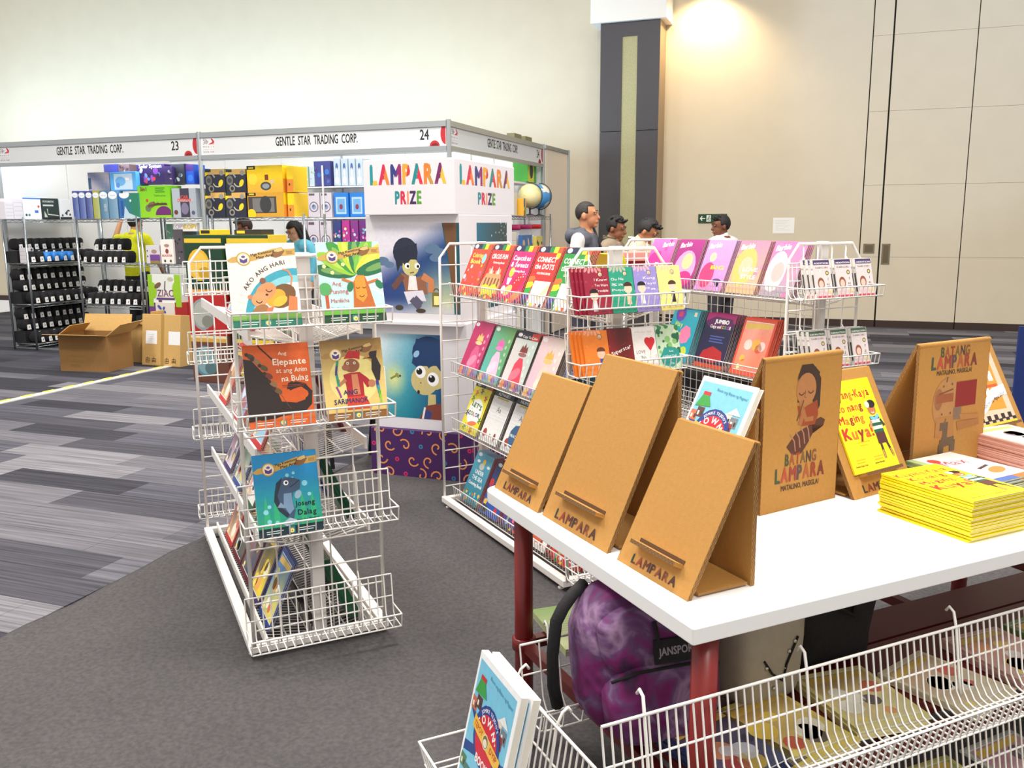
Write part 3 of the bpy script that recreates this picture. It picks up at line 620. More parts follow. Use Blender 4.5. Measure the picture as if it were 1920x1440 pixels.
def d_kuya(c):
    c.rect(0, 0, 1, 1, (246, 226, 16)); RO = [(196, 50, 30), (226, 120, 30), (150, 40, 26), (230, 90, 30)]
    c.text('Kayang-Kaya', .47, .8, .12, RO, wid=.88, bold=.035, wob=.04); c.text('Ko nang', .36, .66, .115, RO, wid=.6, bold=.035, wob=.05); c.text('Maging', .33, .53, .115, RO, wid=.56, bold=.035, wob=.05); c.text('Kuya!', .38, .36, .17, RO, wid=.68, bold=.04, wob=.03)
    c.text('I Can Handle Being a Big', .4, .31, .02, (206, 150, 20)); c.text('Brother Now!', .4, .275, .02, (206, 150, 20)); lines(c, .12, .14, .2, 2, .03, (214, 190, 20), .014); c.text('Genaro Gojo Cruz', .2, .065, .024, (120, 60, 20), bold=.02); lines(c, .52, .14, .2, 2, .03, (214, 190, 20), .014); c.text('Jerelee Mercado', .6, .065, .022, (90, 50, 20), bold=.02)
    boy(c, .83, .1, 1)
def boy(c, x, y, k):
    c.line([(x-.06*k, y+.2*k), (x-.07*k, y)], .045*k, (70, 34, 30)); c.line([(x+.06*k, y+.2*k), (x+.12*k, y+.02*k)], .045*k, (70, 34, 30)); c.line([(x-.07*k, y+.09*k), (x-.075*k, y)], .03*k, (206, 150, 90)); c.line([(x+.1*k, y+.09*k), (x+.125*k, y)], .03*k, (206, 150, 90))
    c.poly([(x-.11*k, y+.16*k), (x+.1*k, y+.16*k), (x+.1*k, y+.3*k), (x-.1*k, y+.3*k)], (86, 40, 38))
    for i, q in enumerate(((30, 90, 70), (240, 238, 210), (30, 90, 70), (240, 238, 210), (30, 100, 70))): c.rect(x-.11*k, y+(.28+i*.036)*k, .21*k, .038*k, q, keep=i > 0)
    c.line([(x-.1*k, y+.42*k), (x-.16*k, y+.34*k)], .045*k, (196, 140, 90)); c.line([(x+.1*k, y+.42*k), (x+.15*k, y+.34*k)], .045*k, (40, 60, 50)); c.line([(x-.09*k, y+.46*k), (x, y+.43*k), (x+.1*k, y+.47*k)], .05*k, (120, 190, 220))
    c.ell(x, y+.54*k, .085*k, (190, 116, 70), ry=.08*k); c.ell(x+.02*k, y+.6*k, .09*k, (34, 26, 24), ry=.06*k); c.ell(x-.07*k, y+.6*k, .05*k, (240, 222, 200)); c.arc(x, y+.52*k, .03*k, .012*k, (246, 240, 230), 200, 340)
def d_town(c):
    c.rect(0, 0, 1, 1, (250, 250, 250)); c.rect(.04, .02, .9, .93, (126, 200, 228)); c.poly([(.04, .3), (.94, .46), (.94, .4), (.04, .22)], (40, 74, 140)); c.poly([(.04, .62), (.36, .46), (.36, .4), (.04, .56)], (40, 74, 140))
    for x, y, q in ((.1, .56, (196, 110, 80)), (.2, .6, (90, 60, 60)), (.7, .6, (226, 214, 200)), (.82, .58, (120, 130, 140)), (.76, .52, (150, 60, 60)), (.1, .1, (90, 130, 90)), (.24, .06, (60, 120, 110)), (.8, .16, (196, 120, 80)), (.7, .06, (214, 206, 190)), (.86, .3, (90, 100, 130))): c.rect(x-.07, y, .13, .1, q); c.rect(x-.05, y+.02, .03, .04, (240, 236, 220)); c.rect(x+.01, y+.02, .03, .04, (60, 50, 50))
    c.poly([(.06, .7), (.13, .82), (.25, .82), (.34, .72)], (60, 160, 70)); c.rect(.13, .82, .13, .035, (200, 50, 50)); c.poly([(.66, .7), (.78, .77), (.9, .7)], (236, 236, 236)); c.text('Buuin ang Bayan ng Pagasa!', .62, .87, .034, (40, 120, 150), rot=-4, wid=.56)
    c.ell(.5, .48, .31, (44, 66, 142)); c.ell(.5, .46, .25, (214, 36, 58)); c.arctext("JOMIKE TEJIDO'S", .5, .47, .255, .036, (250, 250, 250), mid=90); c.arctext('TOWN', .48, .43, .19, .082, (250, 246, 240), mid=96, bold=.035); c.text('in-a', .67, .53, .04, (250, 240, 230), rot=-55, bold=.02); c.text('BOOK', .5, .26, .085, (250, 246, 240), wid=.3, bold=.04)
    c.poly([(.16, .46), (.84, .36), (.86, .46), (.18, .56)], (240, 190, 70)); c.text('TEPOY', .3, .47, .06, (206, 70, 30), wid=.22, rot=-6, bold=.03); c.text('DYIP', .7, .42, .06, (206, 70, 30), wid=.18, rot=-6, bold=.03); c.ell(.5, .46, .075, (230, 214, 160)); c.ell(.5, .46, .06, (120, 106, 70)); c.ell(.5, .45, .045, (240, 230, 200), ry=.04)
    c.ell(.5, .1, .075, (214, 36, 58)); c.text('6', .5, .075, .075, (250, 240, 230), bold=.04)
def d_aparador(c):
    c.rect(0, 0, 1, 1, (240, 196, 170)); c.poly([(.1, .2), (.12, .86), (.5, .98), (.86, .9), (.84, .18)], (222, 150, 44)); c.rect(.16, .48, .66, .035, (206, 84, 40))
    for j, y in enumerate((.74, .56, .34)):
        for i in range(3): c.rect(.2+i*.22, y, .13, .13, (246, 244, 236)); c.line([(.265+i*.22, y), (.265+i*.22, y+.13)], .012, (190, 180, 160))
        if j == 0:
            for i in range(3): c.ell(.265+i*.22, .87, .065, (214, 60, 40) if i != 1 else (240, 240, 230), a0=0, a1=180)
    for i in range(10): c.rect(i*.1, .0 if i % 2 else .06, .1, .07, (36, 30, 26), keep=i > 0)
    c.rect(0, 0, 1, .03, (226, 206, 60)); c.poly([(0, .12), (.3, .2), (.6, .34), (1, .36), (1, .5), (.6, .46), (.3, .32), (0, .26)], (248, 246, 246)); c.text('Ang Sakim na Aparador', .5, .28, .062, (70, 66, 70), wid=.92, rot=14)
    c.ell(.14, .93, .08, (230, 130, 130), ry=.05); c.ell(.86, .93, .08, (230, 130, 130), ry=.05)
RB = [(30, 36, 70), (30, 130, 60), (248, 222, 40), (232, 82, 44)]
def rainbow(c, dark=False):
    c.rect(0, .9, 1, .1, (30, 36, 70))
    for i, q in enumerate(RB): c.rect(.3+i*.175, .9, .175, .1, q, keep=i > 0)
    c.ell(.16, .95, .1, (250, 250, 250), ry=.055)
def d_col(bg, title, sub, style):
    def d(c):
        c.rect(0, 0, 1, 1, bg)
        if style == 0:
            for i in range(14): c.ell(random.uniform(.08, .95), random.uniform(.06, .6), random.uniform(.03, .07), random.choice(((248, 200, 60), (120, 200, 230), (250, 250, 250), (240, 110, 150), (140, 200, 90))), n=7, keep=i > 0)
            c.ell(.82, .72, .1, (130, 210, 230), ry=.13)
        if style == 1:
            c.poly([(.0, .28), (.2, .56), (.5, .5), (.8, .56), (1, .3), (1, .1), (0, .1)], (226, 150, 100)); 
            for i in range(5): c.poly([(.1+i*.18, .46), (.14+i*.18, .6), (.22+i*.18, .46)], (250, 244, 240) if i % 2 else (206, 40, 50), keep=i > 0)
            for i in range(5): c.rect(.15+i*.17, .22, .08, .16, (120, 80, 40), keep=i > 0)
            c.poly([(.1, .22), (.3, .26), (.5, .22), (.75, .28), (.95, .2), (.8, .1), (.9, .02), (.5, .08), (.15, .02), (.2, .12)], (206, 206, 40))
        if style == 2:
            c.ell(.25, .52, .12, (240, 200, 60)); c.poly([(.14, .42), (.36, .42), (.3, .3), (.2, .3)], (246, 236, 240)); c.ell(.7, .36, .26, (206, 30, 50), ry=.2, rot=25); c.ell(.35, .2, .2, (240, 190, 110), ry=.12, rot=25); c.ell(.8, .12, .22, (240, 130, 60), ry=.1, rot=25); c.ell(.12, .2, .1, (250, 250, 250))
            for i in range(8): c.ell(.56+.05*i, .34+.03*(i % 3)+.02*i, .018, (250, 240, 240), n=6, keep=i > 0)
        if style == 3:
            c.rect(.3, .0, .7, .42, (250, 248, 246)); c.poly([(.55, .14), (.7, .2), (1, .42), (1, .26), (.72, .1)], (240, 196, 160))
            for i, q in enumerate(((232, 110, 40), (246, 222, 40), (50, 160, 60), (50, 60, 140), (60, 40, 100))): c.poly([(0, .48-i*.1), (.22, .5-i*.1), (.3, .45-i*.1), (.22, .4-i*.1), (0, .38-i*.1)], q, keep=i > 0)
            c.ell(.9, .86, .09, (246, 206, 40))
        rainbow(c)
        y = .74
        for t in title: c.text(t, .5 if style != 0 else .42, y, .12, (250, 246, 240) if style else (252, 216, 90), wid=.84 if style != 0 else .6, bold=.035, wob=.02); y -= .12
        if sub: c.text(sub, .56, y+.03, .05, (250, 246, 240), wid=.6, bold=.03)
        for i in range(5): c.rect(.05+i*.2, 0, .1, .05, RB[i % 4], keep=i > 0)
    return d
def d_gown(bg, hair, gown, mark):
    def d(c):
        c.grad(0, 0, 1, 1, lambda x, y: mixc(bg[0], bg[1], (x+y)/2), 4, 6); c.ell(.14, .95, .1, (250, 250, 250), ry=.05)
        if mark: c.rect(0, .88, 1, .12, (36, 36, 60)); c.rect(.66, .88, .34, .12, (206, 60, 50)); c.ell(.14, .94, .1, (250, 250, 250), ry=.045); c.text('Copy To Color', .6, .905, .06, (250, 246, 230), wid=.66, bold=.03)
        c.poly([(.3, .1), (.34, .44), (.46, .56), (.62, .56), (.72, .44), (.86, .1)], gown); c.ell(.5, .28, .22, mixc(gown, (255, 255, 255), .3), ry=.12, rot=30)
        c.poly([(.36, .66), (.42, .78), (.48, .74), (.54, .82), (.6, .74), (.66, .78), (.7, .66)], hair); c.ell(.53, .62, .18, mixc(hair, (255, 255, 255), .25), ry=.05)
        for i in range(6): c.ell(.12+.16*i, .06+.03*(i % 2), .1, mixc(gown, ((250, 180, 60), (120, 80, 180), (60, 170, 200))[i % 3], .7), n=9, keep=i > 0)
        for i in range(5): c.ell(.86-.06*(i % 2), .3+.12*i, .05, mixc(bg[1], (255, 255, 255), .5), n=7, keep=i > 0)
    return d
def d_lets(c):
    c.rect(0, 0, 1, 1, (240, 226, 40)); c.rect(0, .9, 1, .1, (40, 40, 46)); c.rect(.6, .9, .2, .1, (110, 130, 50)); c.rect(.8, .9, .2, .1, (190, 80, 50)); c.ell(.2, .95, .11, (190, 190, 186), ry=.05); c.ell(.5, .42, .4, (250, 250, 246), ry=.36)
    for x, y, q in ((.5, .84, (84, 50, 120)), (.82, .72, (200, 60, 30)), (.14, .66, (60, 130, 60)), (.9, .3, (60, 140, 50)), (.2, .1, (70, 140, 50)), (.6, .06, (206, 70, 40)), (.1, .36, (70, 60, 140)), (.24, .78, (224, 110, 40))): 
        for a in range(0, 360, 72): c.ell(x+.05*math.cos(R(a)), y+.04*math.sin(R(a)), .045, q, ry=.02, rot=a, keep=a > 0)
    c.text("LET'S", .5, .5, .13, (40, 110, 50), wid=.6, bold=.05, rot=-6, wob=.03); c.text('COLOR', .5, .34, .11, [(40, 40, 60), (60, 140, 60), (214, 70, 40), (60, 80, 150), (40, 40, 46)], wid=.66, bold=.04, wob=.02); c.ell(.56, .2, .24, (232, 120, 80), ry=.06, rot=10)
def d_alpha(top, mid, t):
    def d(c):
        c.rect(0, 0, 1, 1, (240, 240, 238)); c.rect(0, .86, 1, .14, (36, 46, 56)); c.text(t, .5, .885, .08, (230, 236, 236), wid=.66, bold=.02); c.rect(.2, .82, .6, .03, (206, 190, 60))
        for i in range(6): c.line([(.06, .74-i*.06), (.94, .74-i*.06)], .006, (200, 206, 206), keep=i > 0)
        c.text('Aa', .5, .58, .14, (90, 90, 96)); c.ell(.2, .16, .1, (170, 60, 50), ry=.11); c.ell(.74, .14, .06, (150, 60, 50), ry=.1); c.ell(.5, .14, .05, (170, 170, 160)); c.ell(.5, .3, .3, mid, n=9) if mid else None
        if mid: c.text('PRACTICE', .5, .28, .07, (240, 240, 230), wid=.5, bold=.03)
    return d
def d_sea(c):
    c.grad(0, 0, 1, 1, lambda x, y: mixc((20, 110, 130), (90, 176, 206), y), 2, 6); c.ell(.2, .95, .11, (240, 245, 245), ry=.05); c.ell(.56, .84, .08, (240, 190, 60)); c.ell(.5, .74, .14, (200, 206, 190), ry=.09); c.ell(.24, .82, .09, (236, 244, 246), ry=.04); c.ell(.86, .78, .09, (236, 244, 246), ry=.04)
    c.text('UNDER', .5, .58, .11, (244, 248, 246), wid=.5, bold=.03, wob=.02); c.text('THE SEA', .5, .46, .11, (244, 248, 246), wid=.62, bold=.03, wob=.02); c.text('Coloring Book', .5, .35, .09, (244, 248, 246), wid=.8, bold=.03)
    for i in range(16): c.ell(random.uniform(0, 1), random.uniform(0, .24), random.uniform(.03, .07), random.choice(((226, 190, 90), (60, 170, 120), (214, 110, 90), (120, 210, 220))), n=6, keep=i > 0)
def d_heroes(c):
    c.grad(0, 0, 1, 1, lambda x, y: mixc((40, 90, 190), (24, 40, 90), y), 2, 4); c.rect(0, .88, 1, .12, (20, 34, 70)); c.ell(.2, .94, .11, (230, 236, 240), ry=.05)
    for i in range(12): c.ell(random.uniform(.1, .9), random.uniform(.05, .75), random.uniform(.06, .12), random.choice(((206, 40, 50), (240, 240, 240), (40, 60, 40), (240, 190, 60), (40, 120, 214))), n=7, keep=i > 0)
def d_pocket(bg, title, fig, dots=(240, 190, 180)):
    def d(c):
        c.rect(0, 0, 1, 1, bg); lt = mixc(bg, (255, 255, 255), .3)
        for i in range(14): c.ell(random.uniform(0, 1), random.uniform(0, 1), random.uniform(.02, .05), mixc(bg, (255, 255, 255), .12), n=6, keep=i > 0)
        for i in range(5): c.ell(.12+.13*i, .97-.02*(i % 2), .05, mixc(bg, dots, .7), ry=.1, rot=20*(i-2), keep=i > 0)
        c.ell(.66, .86, .09, mixc(bg, (40, 30, 20), .5)); c.ell(.66, .86, .07, (226, 206, 170)); c.text('LJ', .66, .83, .06, (60, 40, 30), bold=.02)
        y = .72
        for t in title: c.text(t, .66 if fig[0] < .5 else .34, y, .085, (250, 240, 236), wid=.52, wob=.05); y -= .12
        x, yy, hair, sk, cl = fig; c.poly([(x-.07, yy-.04), (x+.07, yy-.04), (x+.09, yy-.28), (x-.09, yy-.28)], cl); c.ell(x, yy+.06, .16, sk, ry=.15); c.ell(x, yy+.13, .17, hair, ry=.13, a0=0, a1=180); c.rect(x-.16, yy+.12, .32, .015, hair); c.text('HENRY YULO', .6, .06, .05, lt, wid=.6)
    return d
def d_super(c):
    c.grad(0, 0, 1, 1, lambda x, y: mixc((70, 24, 22), (150, 30, 34), abs(x-.6)*1.2+(1-y)*.6), 4, 6)
    for i in range(20): c.ell(random.random(), random.random(), .01, (226, 120, 90), n=5, keep=i > 0)
    c.text('Superstar', .52, .5, .13, (250, 244, 240), wid=.86, rot=16, wob=.05, bold=.01); c.text('ni', .6, .2, .1, (250, 244, 240))
def d_love(c):
    c.rect(0, 0, 1, 1, (238, 234, 232)); c.ell(.62, .69, .13, (206, 40, 50)); c.ell(.8, .69, .13, (206, 40, 50)); c.poly([(.5, .65), (.92, .65), (.71, .46)], (206, 40, 50)); c.line([(.71, .46), (.68, .36)], .012, (80, 60, 60)); c.text('Mula Sa', .5, .88, .06, (206, 196, 196), wid=.7)
    c.text('LOVE', .3, .42, .11, (60, 60, 64), wid=.36); c.text("'Rin", .38, .3, .1, (60, 60, 64)); 
    for i in range(7): c.ell(random.uniform(.5, .95), random.uniform(.1, .36), .04, (240, 206, 206), n=7, keep=i > 0)
def d_leaf(c):
    c.rect(0, 0, 1, 1, (196, 220, 190))
    for i in range(26): c.ell(random.random(), random.uniform(.4, 1), random.uniform(.05, .14), random.choice(((60, 140, 80), (130, 190, 110), (40, 110, 80), (220, 236, 200))), n=7, keep=False)
    c.poly([(.1, .3), (.3, .5), (.6, .52), (.9, .44), (.96, .2), (.6, .06), (.2, .12)], (40, 146, 140)); c.text('Last', .6, .4, .07, (226, 240, 230), wob=.04); c.text('colorful', .5, .29, .08, (226, 240, 230), wid=.6, wob=.04); c.text('Fin', .6, .12, .08, (226, 240, 230), wob=.04)
def d_pink(bg, t2, c2, blob):
    def d(c):
        c.grad(0, 0, 1, 1, lambda x, y: mixc(bg[0], bg[1], y), 2, 6)
        for i in range(10): c.ell(random.random(), random.random(), random.uniform(.04, .1), mixc(bg[0], bg[1], random.random()), n=8, keep=i > 0)
        for (x, y, r, ry, q) in blob: c.ell(x, y, r, q, ry=ry)
        c.text('Barbie', .3 if len(blob) > 1 else .7, .84, .14, (252, 240, 246), wid=.46, shear=.25, bold=.03, rot=8)
        y = .42
        for t in t2: c.text(t, .62, y, .1, c2, wid=.5, bold=.03); y -= .14
    return d
def d_jumbo(c):
    c.rect(0, 0, 1, 1, (32, 28, 66)); c.rect(0, .84, 1, .16, (170, 30, 110)); c.poly([(0, .84), (.3, .94), (.9, .92), (1, .78), (.5, .7), (.1, .76)], (90, 30, 90)); c.text('JUMBO', .56, .82, .1, (250, 250, 246), wid=.5, bold=.05); c.text('Copy and COLOR', .56, .73, .08, [(250, 246, 240)]*8+[(226, 60, 60), (240, 180, 50), (90, 190, 80), (70, 130, 220), (200, 80, 190)], wid=.72, bold=.04)
    lines(c, .3, .58, .5, 3, .05, (70, 90, 160), .03); c.poly([(.12, .16), (.2, .3), (.5, .4), (.85, .32), (.92, .16), (.6, .1)], (170, 30, 34)); c.rect(0, 0, 1, .08, (196, 70, 30))
def d_teal(c):
    c.grad(0, 0, 1, 1, lambda x, y: mixc((20, 150, 170), (60, 180, 200), y), 2, 4); c.ell(.3, .9, .2, (110, 80, 180), n=8); c.ell(.3, .9, .08, (226, 60, 90), n=8); c.rect(.8, .88, .1, .08, (240, 220, 190)); c.ell(.66, .52, .22, (240, 130, 170), ry=.24, n=7); c.ell(.4, .3, .16, (230, 70, 110), n=9); c.ell(.76, .2, .14, (190, 210, 70), n=8); c.text('Play', .34, .66, .12, (206, 230, 90), bold=.03, wob=.04); c.text('time', .36, .5, .1, (206, 230, 90), bold=.03, wob=.04)
def d_flash(t, bar, a, b, s):
    def d(c):
        c.rect(0, 0, 1, 1, (228, 216, 214)); c.rect(.02, .86, .96, .13, bar); c.text(t, .5, .885, .075, (244, 240, 240), wid=.86, bold=.03); c.text('FLASH CARD', .5, .77, .075, [(226, 110, 100), (40, 40, 44), (40, 40, 44), (40, 40, 44), (40, 40, 44), (40, 40, 44), (40, 40, 44), (214, 90, 80), (60, 60, 60), (214, 90, 80)], wid=.78, bold=.02)
        c.ell(.78, .65, .1, (90, 80, 70)); c.ell(.78, .65, .06, (236, 214, 120)); c.ell(.36, .38, .2, (150, 86, 60), ry=.26); c.ell(.36, .36, .14, (240, 200, 180), ry=.17); c.ell(.36, .12, .26, (236, 200, 206), ry=.16); c.arc(.36, .3, .05, .018, (214, 80, 90), 200, 340)
        c.text(a, .8, .46, .11, (50, 48, 50), bold=.02); c.text(s+b, .76, .32, .11, (50, 48, 50), bold=.02); c.line([(.66, .29), (.92, .29)], .012, (60, 56, 56)); c.rect(.66, .12, .3, .07, (240, 220, 150))
        for i in range(9): c.ell(.06+.11*i, .03, .06, (214, 60, 80), n=6, keep=i > 0)
    return d
def d_tale(border, a, b):
    def d(c):
        c.rect(0, 0, 1, 1, border); c.grad(.06, .08, .88, .86, lambda x, y: mixc(a, b, y+.2*math.sin(x*6)), 6, 8); c.rect(.06, .08, .88, .012, (240, 240, 236)); c.rect(.06, .93, .88, .01, (240, 240, 236))
        for i in range(6): c.ell(random.uniform(.2, .8), random.uniform(.2, .7), random.uniform(.08, .18), mixc(a, random.choice(((240, 200, 70), (250, 250, 250), (200, 60, 50), (60, 50, 70), (240, 150, 90))), .7), n=10, keep=i > 0)
        c.poly([(.1, .8), (.9, .84), (.9, .92), (.1, .9)], (226, 190, 90)); c.ell(.2, .14, .06, (246, 226, 130))
    return d

# ------------------------------------------------------------------ wire racks
def wires(mb, segs, r=.002, n=5):
    for p, q in segs: mb.tube([p, q], r, n)
def end_grid(W, H=1.4, top=True, z0=.05):
    mb = MB(); ch = .07
    mb.tube([(0, 0, z0), (0, 0, H-ch), (ch*.8, 0, H), (W-ch*.8, 0, H), (W, 0, H-ch), (W, 0, z0)], .0072, 7)
    for i in range(1, 5):
        x = W*i/5; mb.tube([(x, .003, z0), (x, .003, H)], .0034, 5)
    z = z0+.06
    while z < H-.03: mb.tube([(0, -.003, z), (W, -.003, z)], .0034, 5); z += .0985
    return mb
def basket(W, dep=.125, bh=.16, lip=.052, n=19, floor_r=.0022):
    """hangs on the plane y=0 and reaches to y=-dep; z=0 is the floor of the basket"""
    mb = MB(); x0 = -.026; x1 = W+.026
    for i in range(n):
        x = x0 + (x1-x0)*i/(n-1); mb.tube([(x, -.012, bh), (x, -.03, .02), (x, -.045, .003), (x, -dep+.01, 0), (x, -dep, .008), (x, -dep-.006, lip)], .0026, 5, caps=False)
    for y, z, r in ((-.012, bh, .0032), (-.022, bh*.5, .0026), (-dep-.006, lip, .0036), (-dep, .004, .003), (-.06, 0, .0026)): mb.tube([(x0, y, z), (x1, y, z)], r, 6)
    for x in (x0, x1): mb.tube([(x, -.024, lip*1.0), (x, -dep-.006, lip)], .003, 5)
    for x in (W*.2, W*.8): mb.tube([(x, -.02, 0), (x, -.012, bh), (x, .004, bh+.025), (x, .006, bh+.01)], .003, 5)
    return mb
def shelf(L, dep, lip, strip, n):
    """side shelf in its own frame: y along the rack, lip at x=0, back at x=dep (lower)"""
    mb = MB()
    for i in range(n):
        y = .02 + (L-.04)*i/(n-1)
        mb.tube(([(0, y, lip)] if not strip else []) + [(.004, y, .0), (dep, y, -.03), (dep+.003, y, .02)], .0019, 4, caps=False)
    for x, z, r in ((.004, 0, .003), (dep*.5, -.017, .003), (dep, -.03, .003), (0, lip, .0032)): mb.tube([(x, .01, z), (x, L-.01, z)], r, 5)
    return mb
def rack(name, loc, yaw, W, L, strip, label, lips=(1.2, .79, .485, .105), ends=(1.228, .9, .53, .13), grid=True, far=True, group='white wire book racks'):
    t = thing(name, label, 'rack', loc, yaw, group)
    bf = MB()
    for x in (0, W): bf.box(x-.018, 0, .025, x+.018, L, .055)
    for y in (0, L-.036): bf.box(.018, y, .025, W-.018, y+.036, .055)
    bevel(bf.build('base_frame', RAIL, t), .003)
    for x in (0, W):
        for y in (.05, L-.05): MB().lathe([(.014, 0), (.014, .006), (.006, .01), (.006, .027)], 8, (x, y, .004)).build('foot', RAIL, t)
    for y in (.0, L-.04): bevel(MB().box(W/2-.022, y, .055, W/2+.022, y+.04, 1.41).build('post', mat('post_white', (214, 208, 204), .4), t), .003)
    end_grid(W).build('end_grid', WIRE, t, smooth=True); g = end_grid(W).build('end_grid', WIRE, t, smooth=True); g.location = (0, L, 0)
    if grid:
        cg = MB(); z = .12
        while z < 1.3: cg.tube([(W/2, .04, z), (W/2, L-.04, z)], .0022, 4); z += .055
        for i in range(24): y = .06 + (L-.12)*i/23; cg.tube([(W/2+.004, y, .1), (W/2+.004, y, 1.3)], .0022, 4)
        cg.build('centre_grid', WIRE, t, smooth=True)
    for z in lips:
        for side in (0, 1):
            s = shelf(L, W/2-.07, .0 if strip else .062, strip, 52).build('side_shelf', WIRE, t, smooth=True)
            s.location = (.045, 0, z-.062) if side == 0 else (W-.045, L, z-.062); s.rotation_euler = (0, 0, 0 if side == 0 else math.pi)
            if strip:
                b = MB().box(-.004, .0, -.012, .004, L, .03).build('front_strip', RAIL, t); b.location = s.location; b.rotation_euler = s.rotation_euler
            for y in (.025, L-.025): b = MB().tube([(0, y, 0), (W/2-.07, y, -.035)], .004, 5).build('bracket', WIRE, t); b.location = s.location; b.rotation_euler = s.rotation_euler
    for z in ends:
        basket(W).build('end_basket', WIRE, t, smooth=True).location = (0, -.004, z-.052)
        if far:
            b = basket(W).build('end_basket', WIRE, t, smooth=True); b.location = (W, L+.004, z-.052); b.rotation_euler = (0, 0, math.pi)
    return t
def rk(loc, yaw):
    return lambda x, y, z: Vector((loc[0] + x*math.cos(yaw) - y*math.sin(yaw), loc[1] + x*math.sin(yaw) + y*math.cos(yaw), z))
LA = (-.905, 2.86); FA = R(25.2); WA, LLA = .47, 1.37; PA = rk(LA, FA)
LB = (.222, 3.415); FB = R(27); WB, LLB = .455, 1.3; PB = rk(LB, FB)
LC = (1.268, 4.05); FC = R(27.6); WC, LLC = .455, 1.33; PC = rk(LC, FC)
rack('wire_rack', (*LA, .0), FA, WA, LLA, True, 'white wire rack of tall picture books standing alone on the dark carpet', grid=False)
rack('wire_rack', (*LB, .0), FB, WB, LLB, False, 'white wire rack of colouring books between the prize tower and the table', far=False, ends=(1.228, .97, .53, .13))
rack('wire_rack', (*LC, .0), FC, WC, LLC, False, 'white wire rack of pink books and flash cards farthest from the table', ends=(1.205, .88, .53, .13), far=False)

# rack A, near end: five upright picture books
TI = R(16)
for nm, fn, x, z, lab in (('picture_book', d_hari, .088, 1.178, 'cream picture book with a curled up animal inside a pale blue ring'),
                          ('picture_book', d_puno, .372, 1.178, 'green picture book with a leafy tree face, top basket right of the grey post'),
                          ('picture_book', d_elep, .118, .85, 'orange picture book with a black elephant on its cover'),
                          ('picture_book', d_sari, .37, .85, 'tan picture book with a man in red and a black bird'),
                          ('picture_book', d_dalag, .127, .48, 'blue green picture book with a grey fish, alone in its wire basket')):
    K = Kind(nm, .212, .272, .004, (236, 230, 220), fn); y = -.118
    for i in range(2 if z < 1 else 3):
        M = pose(PA(x, y, z+.004), FA, TI) @ Matrix.Translation(Vector((i*.003, i*K.sp, i*K.sp*math.tan(TI))))
        K.put(M, lab if i == 0 else lab.split(' with')[0] + ' copy hidden behind the front one', 'book', 'picture books in the end baskets')
# rack A, left side shelves
TB = [((196, 36, 44), (150, 200, 230), (226, 150, 110)), ((206, 60, 110), (200, 210, 220), (220, 120, 130)), ((190, 40, 40), (120, 160, 220), (230, 200, 190)), ((66, 46, 110), (210, 200, 210), (120, 70, 90)), ((40, 74, 150), (190, 200, 190), (60, 90, 60)), ((24, 84, 60), (226, 226, 220), (196, 60, 50)), ((30, 90, 60), (150, 190, 140), (240, 220, 150)), ((190, 36, 40), (240, 200, 150), (60, 40, 40)), ((110, 34, 50), (60, 70, 60), (150, 130, 100)), ((100, 30, 46), (40, 60, 90), (190, 110, 90)), ((60, 44, 100), (240, 210, 40), (90, 80, 50)), ((36, 66, 140), (230, 210, 90), (70, 130, 200))]
WORD = {0: 'red', 1: 'pink', 2: 'crimson', 3: 'violet', 4: 'blue', 5: 'dark green', 6: 'green', 7: 'scarlet', 8: 'maroon', 9: 'wine', 10: 'purple', 11: 'royal blue'}
sets = [(1.2, (2, 1, 0)), (.79, (7, 2, 0)), (.485, (3, 4, 5, 6)), (.105, (7, 8, 9, 10, 11))]
TK = {}
for si, (z, ids) in enumerate(sets):
    n = len(ids)
    for j, k in enumerate(ids):
        if k not in TK: TK[k] = Kind('tale_book', .2, .265, .004, TB[k][0], d_tale(*TB[k]))
        y = LLA - .36 - j*(LLA-.5)/max(1, n-1) if n < 5 else LLA - .24 - j*.235
        if si == 0: y = .62 - j*.22
        nm = ('top', 'second', 'third', 'lowest')[si]
        TK[k].pile(PA(.062, y, z-.052), FA-R(90), R(24), 3, '%s framed tale book on the %s left shelf of the near rack' % (WORD[k], nm), 'spare copy behind the %s framed tale book, %s left shelf' % (WORD[k], nm), 'tale books on the near rack')
# rack A, right side shelves: dark stacks
for z, y, k, n in ((.485, .2, 5, 7), (.485, .5, 4, 8), (.105, .18, 6, 9), (.105, .5, 5, 9), (.79, .3, 9, 4), (.79, .62, 8, 4)):
    TK.setdefault(k, Kind('tale_book', .2, .265, .004, TB[k][0], d_tale(*TB[k])))
    TK[k].pile(PA(WA-.062, y, z-.052), FA+R(90), R(24), n, '%s framed book fronting a pile on the right shelf, height %s' % (WORD[k], {.79: 'upper', .485: 'middle', .105: 'bottom'}[z]) + (' near end' if y < .35 else ' far part'), 'copy stacked in the %s pile on the right shelves of the near rack' % WORD[k], 'tale books on the near rack')

